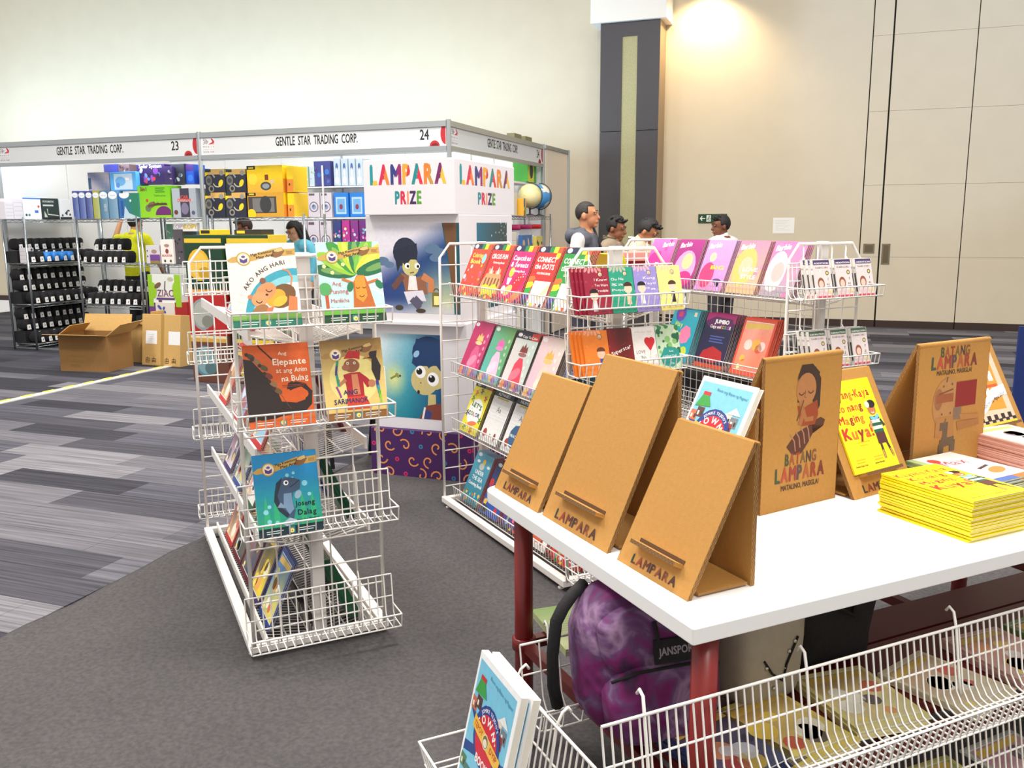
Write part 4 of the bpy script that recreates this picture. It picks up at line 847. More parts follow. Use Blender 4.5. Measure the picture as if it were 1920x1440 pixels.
# rack B, long side
SB = FB-R(90)
rows = [(1.2, .05, [('red orange toy', d_col((226, 66, 40), ['Coloring', 'Book'], None, 0)), ('red circus tent', d_col((214, 40, 40), ['CIRCUS FUN'], 'Coloring Book', 1)), ('magenta cake', d_col((206, 30, 110), ['Cupcakes', '& Sweets'], 'Coloring Book', 2)), ('red dot joining', d_col((222, 40, 34), ['CONNECT', 'the DOTS'], 'COLORING BOOK', 3)), ('green dot joining', d_col((30, 140, 50), ['CONNECT', 'the DOTS'], 'COLORING BOOK', 3))], .203, .275),
        (.79, .045, [('magenta doll outfit', d_gown(((190, 24, 90), (206, 60, 120)), (240, 206, 120), (220, 90, 140), 0)), ('green and pink fairy', d_gown(((90, 190, 190), (110, 170, 90)), (240, 100, 180), (250, 200, 226), 0)), ('pink gown', d_gown(((240, 220, 220), (190, 216, 206)), (130, 50, 40), (232, 60, 90), 1)), ('golden hair', d_gown(((240, 190, 210), (240, 230, 214)), (236, 190, 80), (246, 220, 200), 0))], .215, .285),
        (.485, .05, [('yellow splash', d_lets), ('grey alphabet', d_alpha(0, None, 'ALPHABET')), ('blue flower practice', d_alpha(0, (44, 96, 140), 'NUMBERS')), ('plain alphabet', d_alpha(0, None, 'WRITING'))], .2, .275),
        (.105, .05, [('teal undersea', d_sea), ('royal blue hero', d_heroes), ('purple cap', d_col((90, 60, 130), ['FUN'], None, 0)), ('white worksheet', d_alpha(0, (214, 90, 60), 'ACTIVITY')), ('red smiling', d_col((206, 50, 40), ['HAPPY'], None, 0))], .2, .275)]
for z, x, ks, w, h in rows:
    n = len(ks)
    for j, (lab, fn) in enumerate(ks):
        K = Kind('colouring_book', w, h, .0045, (90, 86, 88) if z < 1 and z > .2 else (200, 60, 50), fn)
        y = LLB - .17 - j*(.232 if z > 1 else .24 if z > .7 else .24)
        K.pile(PB(.062, y, z-.052), SB, R(24), 6 if z > .7 else 9, lab + ' activity book facing the aisle on the colouring rack', 'spare copy behind the %s activity book' % lab, 'colouring books on the middle rack', dx=.0012)
# rack B, near end
for z, ks in ((1.205, (('maroon', (150, 34, 58), d_pocket((150, 34, 58), ('I Knew', 'You Were', 'Trouble'), (.34, .34, (40, 26, 30), (240, 196, 170), (236, 220, 220)))), ('teal', (40, 150, 120), d_pocket((40, 154, 124), ('Oo Na', 'Sa', 'Puso', 'Mo'), (.72, .46, (70, 40, 34), (244, 204, 176), (226, 200, 160)))), ('lilac', (150, 140, 200), d_pocket((150, 138, 204), ('Kung', 'Tayo', 'Pa'), (.3, .46, (30, 28, 36), (244, 206, 180), (240, 240, 240)))), ('pale yellow', (238, 224, 130), d_pocket((240, 226, 136), (), (.6, .46, (74, 50, 36), (244, 206, 180), (40, 36, 36)))))),
              (.965, (('orange', (232, 126, 40), d_pocket((234, 130, 44), (), (.66, .42, (110, 56, 36), (240, 196, 170), (70, 80, 160)))), ('dark red', (70, 26, 26), d_super), ('white heart', (230, 226, 224), d_love), ('leafy green', (130, 180, 120), d_leaf)))):
    for j, (lab, col, fn) in enumerate(ks):
        K = Kind('pocket_book', .115, .178, .009, col, fn); x = .07 + j*.113
        n = 4
        for i in range(n):
            M = pose(PB(x, -.122, z-.046), FB, R(15)) @ Matrix.Translation(Vector((-i*.012 if j == 0 else (i*.003), i*K.sp, i*K.sp*math.tan(R(15)))))
            K.put(M, '%s romance pocket book facing out in the %s end basket' % (lab, 'upper' if z > 1 else 'lower') if i == 0 else 'copy behind the %s pocket book' % lab, 'book', 'pocket books in the end baskets')
# rack B, right side shelves
for j, (y, col, lab) in enumerate(((1.12, (206, 196, 60), 'yellow'), (.86, (120, 70, 100), 'mauve'), (.61, (60, 80, 140), 'blue'))):
    t = thing('gift_box', '%s flat gift box lying on the far shelf of the colouring rack' % lab, 'box', PB(WB-.125, y, .733), FB, 'flat boxes on the middle rack')
    MB().box(-.065, -.12, .0, .065, .12, .05).build('tray', mat('box_dark', (60, 40, 44), .5), t); bevel(MB().box(-.068, -.123, .035, .068, .123, .07).build('lid', mat('lid_' + lab, col, .5), t), .003)
for j, (y, z, col, lab) in enumerate(((.16, 1.148, (240, 226, 40), 'bright yellow'), (.4, 1.148, (246, 230, 60), 'lemon yellow'), (.15, .738, (214, 60, 120), 'hot pink'), (.38, .738, (60, 130, 140), 'sea green'))):
    K = Kind('exercise_book', .2, .25, .005, col, d_tale(col, col, mixc(col, (255, 255, 255), .3)))
    K.pile(PB(WB-.062, y, z), FB+R(90), R(24), 5, '%s exercise book on the hidden side of the colouring rack' % lab, 'copy behind the %s exercise book' % lab, 'exercise books on the middle rack')

# rack C, long side
SC = FC-R(90); SKIN = (244, 206, 170); BLOND = (240, 206, 130)
pk = [('hot pink lettered', d_pink(((214, 30, 130), (236, 120, 190)), ('Fun', 'Cursive'), (250, 220, 236), [(.3, .5, .3, .3, (230, 40, 140))])),
      ('purple with a golden oval', d_pink(((130, 30, 100), (170, 40, 130)), (), (250, 220, 236), [(.5, .4, .42, .5, (230, 150, 190)), (.55, .55, .2, .22, (246, 214, 140)), (.6, .2, .3, .2, (206, 30, 120))])),
      ('lilac with a red dress shape', d_pink(((210, 130, 184), (190, 150, 220)), ('BIG',), (240, 206, 40), [(.3, .3, .26, .34, (220, 50, 110)), (.34, .66, .12, .12, (244, 220, 160)), (.74, .2, .16, .06, (90, 60, 120))])),
      ('peach with a pale yellow swirl', d_pink(((230, 172, 126), (222, 130, 160)), ('LOVE', 'STYLE'), (250, 236, 226), [(.4, .5, .38, .5, (226, 180, 96)), (.44, .5, .22, .26, (232, 184, 150))])),
      ('silver and pink', d_pink(((160, 150, 162), (214, 110, 170)), (), (250, 220, 236), [(.3, .45, .3, .5, (206, 196, 196)), (.36, .44, .18, .24, (224, 170, 166))]))]
for j, (lab, fn) in enumerate(pk):
    K = Kind('storybook', .21, .28, .007, (130, 60, 90), fn); y = LLC - .2 - j*.245
    K.pile(PC(.062, y, 1.2-.052), SC, R(22), 4, '%s girls storybook on the top shelf of the far rack' % lab, 'copy behind the %s storybook' % lab, 'pink storybooks on the far rack', dx=.002)
for j, (lab, fn, col) in enumerate((('teal with pink blossom shapes', d_teal, (70, 90, 110)), ('dark jumbo copy and colour', d_jumbo, (120, 116, 120)), ('orange red patterned', d_tale((226, 80, 50), (240, 120, 90), (246, 170, 150)), (230, 90, 70)))):
    K = Kind('storybook', .225, .3, .006, col, fn); y = LLC - .42 - j*.29
    K.pile(PC(.062, y, .79-.052), SC, R(20), 7, '%s book on the second shelf of the far rack' % lab, 'copy behind the %s book' % lab, 'large books on the far rack', dx=.003)
# rack C, near end: flash cards
for z, t, bar, a, b, s, word in ((1.205, 'ADDITION', (74, 56, 104), '1', '1', '+', 'purple topped addition'), (.88, 'SUBTRACTION', (70, 100, 70), '7', '3', '-', 'green topped subtraction')):
    K = Kind('flash_card_box', .105, .176, .016, (60, 54, 56), d_flash(t, bar, a, b, s)); pos = ('leftmost', 'middle', 'rightmost')
    c = Cv(.016, .176, (238, 234, 230)); c.rect(.2, .12, .6, .5, (70, 70, 66)); c.ell(.5, .76, .3, (170, 170, 160)); K.side = c.mesh('side_print', org=(-.0529, .016, 0), face='left')
    for j in range(3):
        for i in range(3):
            M = pose(PC(.115 + j*.135, -.12, z-.046), FC, R(14)) @ Matrix.Translation(Vector((-i*.012 if j == 0 else 0, i*K.sp, i*K.sp*math.tan(R(14)))))
            o = K.put(M, '%s flash card box, %s of its row' % (word, pos[j]) if i == 0 else '%s flash card box standing behind the %s one' % (word, pos[j]), 'card box', 'flash card boxes'); mk('side_print', K.side, o)
# ------------------------------------------------------------------ white table with cardboard easels
TN = (.337, 1.54); FT = R(25); PT = rk(TN, FT); ZT_ = .75
tb = thing('display_table', 'white topped table on dark red pipe legs holding cardboard easels', 'table', (*TN, 0), FT)
def rrect(x0, y0, x1, y1, r, n=5):
    pts = []
    for cx, cy, a0 in ((x1-r, y1-r, 0), (x0+r, y1-r, 90), (x0+r, y0+r, 180), (x1-r, y0+r, 270)):
        rr = r if a0 == 90 else .006
        cx = x1-rr if a0 in (0, 270) else x0+rr; cy = y1-rr if a0 in (0, 90) else y0+rr
        for i in range(n+1): a = R(a0+90*i/n); pts.append((cx+rr*math.cos(a), cy+rr*math.sin(a)))
    return pts
bevel(MB().prism(rrect(0, 0, 1.95, 1.01, .05), .715, .75).build('top', mat('white_laminate', (250, 249, 247), .32), tb), .0025)
RED = mat('red_pipe', (122, 22, 18), .32, spec=.6); REDB = mat('red_board', (96, 22, 20), .45)
for x in (.064, 1.88):
    for y in (.045, .865):
        lg = MB().tube([(x, y, .012), (x, y, .715)], .0265, 18).build('leg', RED, tb, smooth=True)
        MB().lathe([(.03, 0), (.03, .012), (.027, .016)], 14, (x, y, .004)).build('foot_cap', mat('black_rubber', (28, 26, 26), .7), lg)
        MB().lathe([(.0275, .3), (.034, .302), (.034, .335), (.0275, .337)], 16, (x, y, 0)).build('collar', RED, lg, smooth=True)
for y in (.045, .865): MB().box(.064, y-.014, .3, 1.88, y+.014, .33).build('cross_bar', REDB, tb)
for x in (.064, .62, 1.25, 1.88): MB().box(x-.014, .045, .302, x+.014, .865, .332).build('cross_bar', REDB, tb)
MB().tube([(1.02, -.0015, .733), (1.03, -.0015, .735)], .004, 5).build('red_scuff', mat('scuff', (150, 50, 50), .8), tb)

KRAFT = mat('kraft_board', (180, 130, 62), .82, var=.05, scale=90, bump=.1, bscale=400); FLUTE = mat('kraft_inner', (168, 122, 64), .9)
DIE = [(46, 58, 40), (150, 62, 36), (110, 54, 36), (60, 42, 40), (130, 70, 36), (116, 58, 36), (80, 46, 34)]
DIE2 = [(90, 50, 36), (116, 44, 32), (84, 44, 40), (120, 60, 40), (84, 44, 38), (140, 84, 40), (70, 44, 38)]
def flutes(ln, t):
    c = Cv(t, ln, (160, 116, 62), step=.00004); n = int(ln/.0075)
    for a, b in ((.1, .46), (.54, .9)): c.line([(a if i % 2 else b, (i+.5)/n) for i in range(n)], .11, (66, 44, 24))
    return c
def easel(origin, yaw, w, hgt, dep, label, back_print=None, front=True, flap=True):
    """front panel leans from y=0 up to the ridge at y=dep; the back panel drops straight down from it"""
    t = thing('cardboard_easel', label, 'book stand', origin, yaw, 'folded cardboard easels on the white table'); th = .0105
    al = math.atan2(dep, hgt); ln = math.hypot(dep, hgt)
    fp = bevel(MB().box(-w/2, 0, 0, w/2, th, ln).build('front_panel', KRAFT, t, M=Matrix.Rotation(-al, 4, 'X')), .0015)
    bl = hgt - .004; tilt = R(2)
    bp = bevel(MB().box(-w/2, -th, 0, w/2, 0, bl).build('back_panel', KRAFT, t, M=Matrix.Translation((0, dep+.016, 0)) @ Matrix.Rotation(tilt*.25, 4, 'X')), .0015)
    MB().tube([(-w/2, dep+.0085, hgt-.0075), (w/2, dep+.0085, hgt-.0075)], .0075, 10).build('fold', KRAFT, t, smooth=True)
    for sx, fc in ((1, 'right'), (-1, 'left')):
        c = flutes(ln, th); mk('flutes', c.mesh('flutes', MATTE_PRINT, org=(sx*(w/2+.0002), 0 if sx > 0 else th, 0), face=fc), fp)
        c = flutes(bl, th); mk('flutes', c.mesh('flutes', MATTE_PRINT, org=(sx*(w/2+.0002), -th if sx > 0 else 0, 0), face=fc), bp)
    zl = ln*.15
    if front:
        lw = w*.62
        ld = MB().box(-lw/2, -.026, zl, lw/2, 0, zl+.009).build('ledge', KRAFT, fp)
        c = Cv(lw, .009, (120, 84, 44)); n = int(lw/.006); c.line([((i+.5)/n, .1 if i % 2 else .9) for i in range(n)], .008, (60, 40, 20)); mk('flutes', c.mesh('flutes', MATTE_PRINT, org=(-lw/2, -.0262, zl)), ld)
        MB().box(-lw/2, -.0012, zl+.0095, lw/2, .001, zl+.018).build('slot', mat('slot_dark', (84, 56, 28), .9), fp)
        c = Cv(w*.66, .05); c.text('LAMPARA', .5, .16, .125, DIE, wid=.96, bold=.042, c2=DIE2)
        mk('cut_lettering', c.mesh('cut_lettering', MATTE_PRINT, org=(-w*.33, -.0006, .004)), fp)
    if flap:
        fl = dep*.8; MB().box(-w/2+.004, dep-fl, .004, w/2-.004, dep, .0095).build('floor_flap', KRAFT, t, M=Matrix.Translation((0, 0, 0)))
        c = Cv(fl, .0055, (160, 116, 62)); mk('flutes', c.mesh('flutes', MATTE_PRINT, org=(w/2-.0038, dep-fl, .004), face='right'), t)
    if back_print:
        c = Cv(w, bl); back_print(c); mk('back_print', c.mesh('back_print', MATTE_PRINT, org=(w/2, .0006, 0), face='back'), bp)
    return t
BRN = (90, 58, 44)
def bp_title(c, y, k=1):
    c.text('BATANG', .5, y+.105*k, .11*k, [(70, 80, 50), (160, 84, 50), (150, 60, 40), (120, 90, 50), (80, 60, 50), (130, 80, 50)], wid=.42, bold=.035); c.text('LAMPARA', .5, y, .14*k, [(60, 84, 56), (180, 76, 50), (150, 60, 50), (90, 70, 70), (170, 90, 50), (150, 60, 40), (120, 50, 40)], wid=.66, bold=.045); c.text('MATALINO, MASIGLA!', .5, y-.058*k, .05*k, (80, 56, 40), wid=.5, bold=.02)
def bp_girl(c):
    c.poly([(.3, .42), (.42, .5), (.6, .54), (.78, .52), (.8, .56), (.74, .58), (.62, .56), (.64, .48), (.58, .42), (.5, .36), (.38, .36)], (88, 50, 36))
    for i in range(4): c.line([(.34+.07*i, .5+.015*i), (.4+.06*i, .45+.02*i), (.42+.06*i, .38+.02*i)], .014, (170, 116, 96), keep=i > 0)
    c.poly([(.42, .88), (.5, .93), (.64, .92), (.72, .84), (.72, .66), (.66, .6), (.62, .7), (.42, .7)], (62, 42, 34)); c.ell(.53, .78, .13, (176, 118, 72), ry=.15); c.poly([(.4, .84), (.46, .9), (.6, .88), (.68, .8), (.7, .88), (.6, .94), (.46, .94)], (62, 42, 34))
    c.arc(.47, .77, .035, .012, (90, 56, 36), 200, 340); c.arc(.59, .775, .035, .012, (90, 56, 36), 200, 340); c.line([(.52, .77), (.51, .73), (.53, .725)], .008, (110, 70, 44))
    c.poly([(.42, .68), (.52, .66), (.68, .7), (.7, .6), (.66, .54), (.48, .54)], (150, 66, 34)); c.line([(.46, .55), (.5, .62), (.47, .71)], .05, (166, 108, 64)); c.line([(.64, .58), (.54, .58), (.5, .64)], .045, (166, 108, 64)); c.line([(.42, .58), (.46, .64), (.5, .71)], .012, (90, 60, 36)); bp_title(c, .19)
def bp_reader(c):
    bp_title(c, .8, .85); c.ell(.42, .52, .2, (176, 128, 76), ry=.24); c.ell(.3, .56, .06, (150, 100, 60), ry=.1); c.rect(.27, .53, .24, .07, (150, 84, 50)); c.line([(.3, .6), (.5, .63)], .015, (120, 70, 44)); c.line([(.4, .69), (.41, .73)], .02, (120, 80, 50))
    for x, y in ((.36, .66), (.48, .67), (.36, .44), (.48, .44)): c.ell(x, y, .012, (120, 80, 50))
    c.rect(.54, .48, .3, .2, (136, 34, 30)); c.rect(.52, .38, .12, .1, (130, 104, 84)); c.poly([(.62, .42), (.9, .4), (.92, .36), (.64, .37)], (176, 122, 66)); c.poly([(.58, .36), (.9, .36), (.92, .31), (.6, .29)], (166, 112, 60)); c.poly([(.28, .42), (.52, .42), (.56, .24), (.28, .26)], (170, 120, 66))
    for x0, y0, x1, y1 in ((.34, .34, .46, .34), (.42, .34, .42, .2), (.36, .2, .56, .22), (.38, .2, .38, .12), (.54, .22, .54, .13)): c.line([(x0, y0), (x1, y1)], .075, (104, 84, 62)); 
    c.line([(.42, .4), (.4, .36)], .02, (120, 90, 60))
FL = FT - R(90) + R(1.6)
easel(PT(.035, .86, ZT_), FL, .262, .325, .16, 'small plain cardboard easel at the far left corner of the table')
easel(PT(.048, .556, ZT_), FL, .31, .412, .19, 'tall plain cardboard easel between two shorter empty ones')
easel(PT(.058, .232, ZT_), FL, .254, .312, .16, 'small plain cardboard easel nearest the front corner of the table')
easel(PT(.69, .475, ZT_) + Vector((-math.sin(FT+R(6)), math.cos(FT+R(6)), 0))*.2, FT+R(6)+R(180), .29, .413, .19, 'tall cardboard easel printed with a seated girl in red blouse', bp_girl)
e5 = easel(PT(1.0, .462, ZT_), FT+R(8.5), .275, .325, .17, 'cardboard easel holding the upright yellow book')
easel(PT(1.375, .57, ZT_) + Vector((-math.sin(FT+R(4)), math.cos(FT+R(4)), 0))*.2, FT+R(4)+R(180), .335, .395, .19, 'tall cardboard easel printed with a figure bending over a red block', bp_reader)
easel(PT(.32, .5, ZT_), FL, .2, .3, .15, 'small cardboard easel carrying the thick light blue town book')
easel(PT(1.83, .69, ZT_), FT+R(8), .28, .325, .17, 'cardboard easel with the orange building book at the table right end')
KU = Kind('picture_book', .205, .268, .0052, (246, 226, 16), d_kuya); TW = Kind('picture_book', .21, .275, .016, (248, 248, 248), d_town); AP = Kind('picture_book', .215, .275, .005, (240, 200, 170), d_aparador)
def on_easel(K, org, yaw, hgt, dep, label, dx=0, dz=0):
    al = math.atan2(dep, hgt); ln = math.hypot(dep, hgt); M = pose(org, yaw, al) @ Matrix.Translation(Vector((dx, -K.t-.0015, ln*.15+.0098+dz))); return K.put(M, label, 'book', 'books shown on easels')
on_easel(KU, PT(1.0, .462, ZT_), FT+R(8.5), .325, .17, 'yellow picture book with a boy in striped shirt standing on an easel', -.004)
on_easel(TW, PT(.32, .5, ZT_), FL, .3, .15, 'thick light blue town book with red circle shown on an easel', 0, .05)
on_easel(AP, PT(1.83, .69, ZT_), FT+R(8), .325, .17, 'peach picture book with an orange building at the table right end', -.01)
# pile of yellow books, cover up, spines to the left
def flat_pile(K, x, y, z, yaw, n, label, back, group, jit=.004, dx=0.0):
    rnd = random.Random(n*17)
    for i in range(n):
        M = Matrix.Translation(PT(x + dx*(n-1-i) + (rnd.uniform(-jit, jit) if i < n-1 else 0), y + (rnd.uniform(-jit, jit) if i < n-1 else 0), z + i*K.sp)) @ Matrix.Rotation(yaw, 4, 'Z') @ Matrix.Rotation(-R(90), 4, 'X') @ Matrix.Translation(Vector((0, -K.t, -K.h/2)))
        K.put(M, label if i == n-1 else back, 'book', group)
flat_pile(KU, .958, .218, ZT_, FT+R(1), 15, 'topmost yellow picture book on the low yellow pile', 'yellow picture book lower in the pile on the table', 'yellow picture books piled on the table')
def d_max(c):
    c.rect(0, 0, 1, 1, (240, 214, 206)); c.text('Max', .5, .62, .2, (206, 70, 90), wob=.04, bold=.01); c.ell(.3, .82, .1, (206, 60, 60), n=8); c.ell(.7, .3, .2, (214, 130, 60), ry=.1, rot=20); c.rect(0, 0, 1, .1, (70, 100, 170)); c.rect(.6, 0, .4, .1, (214, 110, 50)); c.rect(0, .1, .14, .9, (150, 170, 120)); c.line([(.5, .4), (.8, .46)], .05, (60, 40, 40))
MX = Kind('picture_book', .205, .268, .0048, (150, 160, 110), d_max)
flat_pile(MX, 1.26, .4, ZT_, FT+R(4), 10, 'topmost pale pink picture book piled behind the yellow ones', 'pale pink picture book lower in the pile behind', 'pink picture books piled on the table')
PKB = Kind('picture_book', .2, .26, .005, (226, 170, 156), d_tale((226, 170, 156), (236, 190, 180), (240, 210, 200)))
flat_pile(PKB, 1.62, .5, ZT_, FT-R(3), 15, 'topmost salmon picture book in front of the building book easel', 'salmon picture book lower in its pile', 'salmon picture books piled on the table')

# ------------------------------------------------------------------ baskets and bags under the table
def long_basket(loc, yaw, W, label, bh=.17, dep=.13, n=None, hooks=(.1, .5, .9)):
    t = thing('wire_basket', label, 'basket', loc, yaw, 'wire baskets under the table'); n = n or int(W/.0195)
    bk = MB(); ti = math.radians(6)
    for i in range(n):
        x = W*i/(n-1); bk.tube([(x, 0, bh), (x, -.024, .03), (x, -.04, .006), (x, -.055, 0)], .0024, 5, caps=False)
    bk.tube([(0, 0, bh), (W, 0, bh)], .0036, 6); bk.tube([(0, -.012, bh*.55), (W, -.012, bh*.55)], .0026, 6); bk.build('back_wires', WIRE, t, smooth=True)
    fl = MB()
    for i in range(n):
        x = W*i/(n-1); fl.tube([(x, -.055, 0), (x, -dep+.012, 0), (x, -dep, .01), (x, -dep-.012, .062)], .0024, 5, caps=False)
    for y, z in ((-.06, -.002), (-dep, .006)): fl.tube([(0, y, z), (W, y, z)], .0026, 6)
    fl.build('floor_wires', WIRE, t, smooth=True); MB().tube([(0, -.01, .062), (0, -dep-.012, .062), (W, -dep-.012, .062), (W, -.01, .062)], .0032, 6).build('front_rail', WIRE, t, smooth=True)
    for h in hooks:
        x = W*h; MB().tube([(x, -.026, .02), (x, -.018, .06), (x, -.0, bh), (x+.004, .012, bh+.03), (x+.004, .024, bh+.038), (x+.004, .032, bh+.026)], .0034, 6).build('hook', WIRE, t, smooth=True)
    return t
long_basket(PT(-.2, -.004, .435), FT, 1.15, 'long white wire basket along the front of the table', hooks=(.08, .42, .8))
long_basket(PT(.98, -.004, .435), FT, .9, 'white wire basket at the right of the front row', hooks=(.1, .5))
long_basket(PT(.35, -.02, .17), FT, 1.5, 'white wire basket hanging lowest at the front', hooks=(.12, .55, .85))
long_basket(PT(-.2, .4, .34), FT-R(90), .385, 'white wire basket on the left side holding the town book', dep=.2, hooks=(.1, .6))
long_basket(PT(-.075, .6, .29), FT, .16, 'short white wire basket beside the left red leg', hooks=(.5,), n=4)
long_basket(PT(.62, .86, .46), FT+R(3), 1.1, 'white wire basket beyond the black bag under the table', hooks=(.2, .8))
# shelf board that carries the bags
sh = thing('low_shelf', 'dark red board shelf under the white table', 'shelf', (*TN, 0), FT)
for i in range(3): MB().box(.09, .08+i*.155, .334, 1.86, .225+i*.155, .35).build('plank', REDB, sh)
TW.put(pose(PT(-.352, .24, .346), FT-R(90)-R(2), R(13)), 'light blue town book with red circle leaning in the left basket', 'book', 'town books in the left basket')
for i in range(1): TW.put(pose(PT(-.352, .24, .346), FT-R(90)-R(2), R(13)) @ Matrix.Translation(Vector((.012*(i+1), (TW.sp+.001)*(i+1), .002))), 'second light blue town book tucked behind the leaning one', 'book', 'town books in the left basket')
d_gb = lambda c: (c.grad(0, 0, 1, 1, lambda x, y: mixc((206, 216, 160), (120, 150, 80), y*y), 2, 8), lines(c, .12, .7, .5, 7, .05, (120, 130, 80), .008), c.rect(.55, .5, .3, .3, (220, 226, 190)))
GB = Kind('picture_book', .215, .27, .01, (190, 200, 150), d_gb); flat_pile(GB, .235, .83, .336, FT-R(6), 2, 'pale green book lying back cover up past the left red leg', 'pale green book under the top one', 'green books under the table')
def dye():
    m = bpy.data.materials.new('tie_dye_cloth'); m.use_nodes = True; nt = m.node_tree; b = nt.nodes['Principled BSDF']; L = nt.links.new; tc = nt.nodes.new('ShaderNodeTexCoord')
    n = nt.nodes.new('ShaderNodeTexNoise'); n.inputs['Scale'].default_value = 7; n.inputs['Detail'].default_value = 4; n.inputs['Distortion'].default_value = 1.4; L(tc.outputs['Object'], n.inputs['Vector'])
    r = nt.nodes.new('ShaderNodeValToRGB'); els = [(.3, (52, 24, 58)), (.42, (118, 24, 96)), (.5, (96, 60, 104)), (.6, (150, 116, 150)), (.72, (70, 36, 70))]
    r.color_ramp.elements[0].position = els[0][0]; r.color_ramp.elements[0].color = (*lin(els[0][1]), 1); r.color_ramp.elements[1].position = els[1][0]; r.color_ramp.elements[1].color = (*lin(els[1][1]), 1)
    for p, q in els[2:]: r.color_ramp.elements.new(p).color = (*lin(q), 1)
    L(n.outputs['Fac'], r.inputs['Fac']); L(r.outputs['Color'], b.inputs['Base Color']); b.inputs['Roughness'].default_value = .8
    n2 = nt.nodes.new('ShaderNodeTexNoise'); n2.inputs['Scale'].default_value = 9; L(tc.outputs['Object'], n2.inputs['Vector']); bp = nt.nodes.new('ShaderNodeBump'); bp.inputs['Strength'].default_value = .9; bp.inputs['Distance'].default_value = .05; L(n2.outputs['Fac'], bp.inputs['Height']); L(bp.outputs['Normal'], b.inputs['Normal'])
    return m
DYE = dye()
def pillow(c, r, e=.5, nu=28, nv=18, wob=0):
    """rounded box"""
    mb = MB(); vs = []; sg = lambda x, p: math.copysign(abs(x)**p, x); rnd = random.Random(5); ph = [rnd.uniform(0, 6) for _ in range(6)]
    for i in range(nv+1):
        p = -math.pi/2 + math.pi*i/nv
        for j in range(nu):
            a = 2*math.pi*j/nu; x = sg(math.cos(p), e)*sg(math.cos(a), e); y = sg(math.cos(p), e)*sg(math.sin(a), e); z = sg(math.sin(p), e)
            k = 1 + wob*(math.sin(3*x+4*z+ph[0])*.5 + math.sin(7*z+5*x+ph[1])*.3 + math.sin(9*x-4*y+ph[2])*.2)
            vs.append((c[0]+r[0]*x*k, c[1]+r[1]*y*k, c[2]+r[2]*z*k))
    mb.add(vs, [(i*nu+j, i*nu+(j+1) % nu, (i+1)*nu+(j+1) % nu, (i+1)*nu+j) for i in range(nv) for j in range(nu)]); return mb
bpk = thing('backpack', 'purple tie-dye backpack with black straps under the table', 'backpack', PT(.115, .33, .353), FT-R(8))
bpk.rotation_euler = (R(-4), 0, FT-R(8)); bpk.location.z = .354
pillow((0, 0, .172), (.165, .1, .172), .55, wob=.04).build('body', DYE, bpk, smooth=True)
pillow((0, -.095, .1), (.135, .05, .095), .6, wob=.05).build('front_pocket', DYE, bpk, smooth=True)
pillow((0, -.085, .24), (.14, .04, .08), .6, wob=.05).build('upper_pocket', DYE, bpk, smooth=True)
BLK = mat('black_cloth', (24, 22, 24), .85, var=.2, scale=60, bump=.2)
MB().tube([(-.12, .06, .325), (-.155, .035, .315), (-.185, .022, .29), (-.203, .02, .26), (-.21, .03, .18), (-.205, .045, .1), (-.19, .06, .04)], .015, 8).build('strap', BLK, bpk, smooth=True)
MB().tube([(.12, .06, .32), (.17, .09, .26), (.16, .1, .1)], .016, 8).build('strap', BLK, bpk, smooth=True)
MB().tube([(-.04, .04, .32), (-.03, .03, .345), (.03, .03, .345), (.04, .04, .32)], .008, 8).build('carry_loop', BLK, bpk, smooth=True)
MB().tube([(-.13, -.12, .165), (-.07, -.135, .185), (.05, -.137, .188), (.13, -.12, .17)], .004, 6).build('zip', BLK, bpk, smooth=True)
MB().tube([(-.03, -.125, .29), (-.025, -.135, .25), (-.02, -.135, .23)], .005, 6).build('zip_pull', BLK, bpk, smooth=True)
pt_ = MB().box(-.055, -.004, -.026, .055, .004, .026).build('patch', BLK, bpk, M=Matrix.Translation((.02, -.136, .225)) @ Matrix.Rotation(R(-8), 4, 'X')); c = Cv(.11, .052); c.text('JANSPORT', .5, .34, .16, (150, 140, 150), wid=.86, bold=.03); mk('lettering', c.mesh('lettering', MATTE_PRINT, org=(-.055, -.0042, -.026)), pt_)
tan = thing('canvas_bag', 'pale beige studded bag on the shelf behind the right red leg', 'bag', PT(.42, .3, .354), FT+R(10))
TAN = mat('beige_canvas', (176, 166, 146), .8, var=.05, scale=30, bump=.15); pillow((0, 0, .155), (.115, .07, .155), .45, wob=.03).build('body', TAN, tan, smooth=True)
MB().tube([(-.07, -.03, .28), (-.05, -.055, .325), (.0, -.06, .33), (.05, -.055, .31), (.07, -.03, .27)], .012, 8).build('handle', TAN, tan, smooth=True)
for x, z in ((-.05, .12), (-.02, .09), (.02, .1), (.03, .14), (.05, .16), (-.02, .06), (.04, .24)): MB().ell((x, -.071, z), (.006, .005, .006), nu=8, nv=5).build('stud', mat('steel_stud', (200, 195, 185), .25, 1), tan, smooth=True)
MB().tube([(-.06, -.072, .14), (-.03, -.073, .1), (.01, -.073, .07), (.02, -.073, .11), (.06, -.072, .17)], .003, 5).build('stitching', BLK, tan)
bb_ = thing('tote_bag', 'black cloth tote bag slumped under the middle of the table', 'bag', PT(.71, .4, .354), FT); pillow((0, 0, .16), (.15, .09, .165), .5, wob=.08).build('body', BLK, bb_, smooth=True); MB().tube([(-.08, -.06, .28), (-.06, -.1, .2), (.02, -.105, .15), (.08, -.06, .28)], .008, 8).build('handle', BLK, bb_, smooth=True)
LB_ = [('butter yellow', (226, 206, 110), 4), ('pale yellow', (232, 222, 150), 3), ('cream', (226, 214, 180), 2), ('dusty pink', (214, 170, 160), 3), ('navy', (40, 50, 90), 4), ('leaf green', (120, 150, 90), 2)]
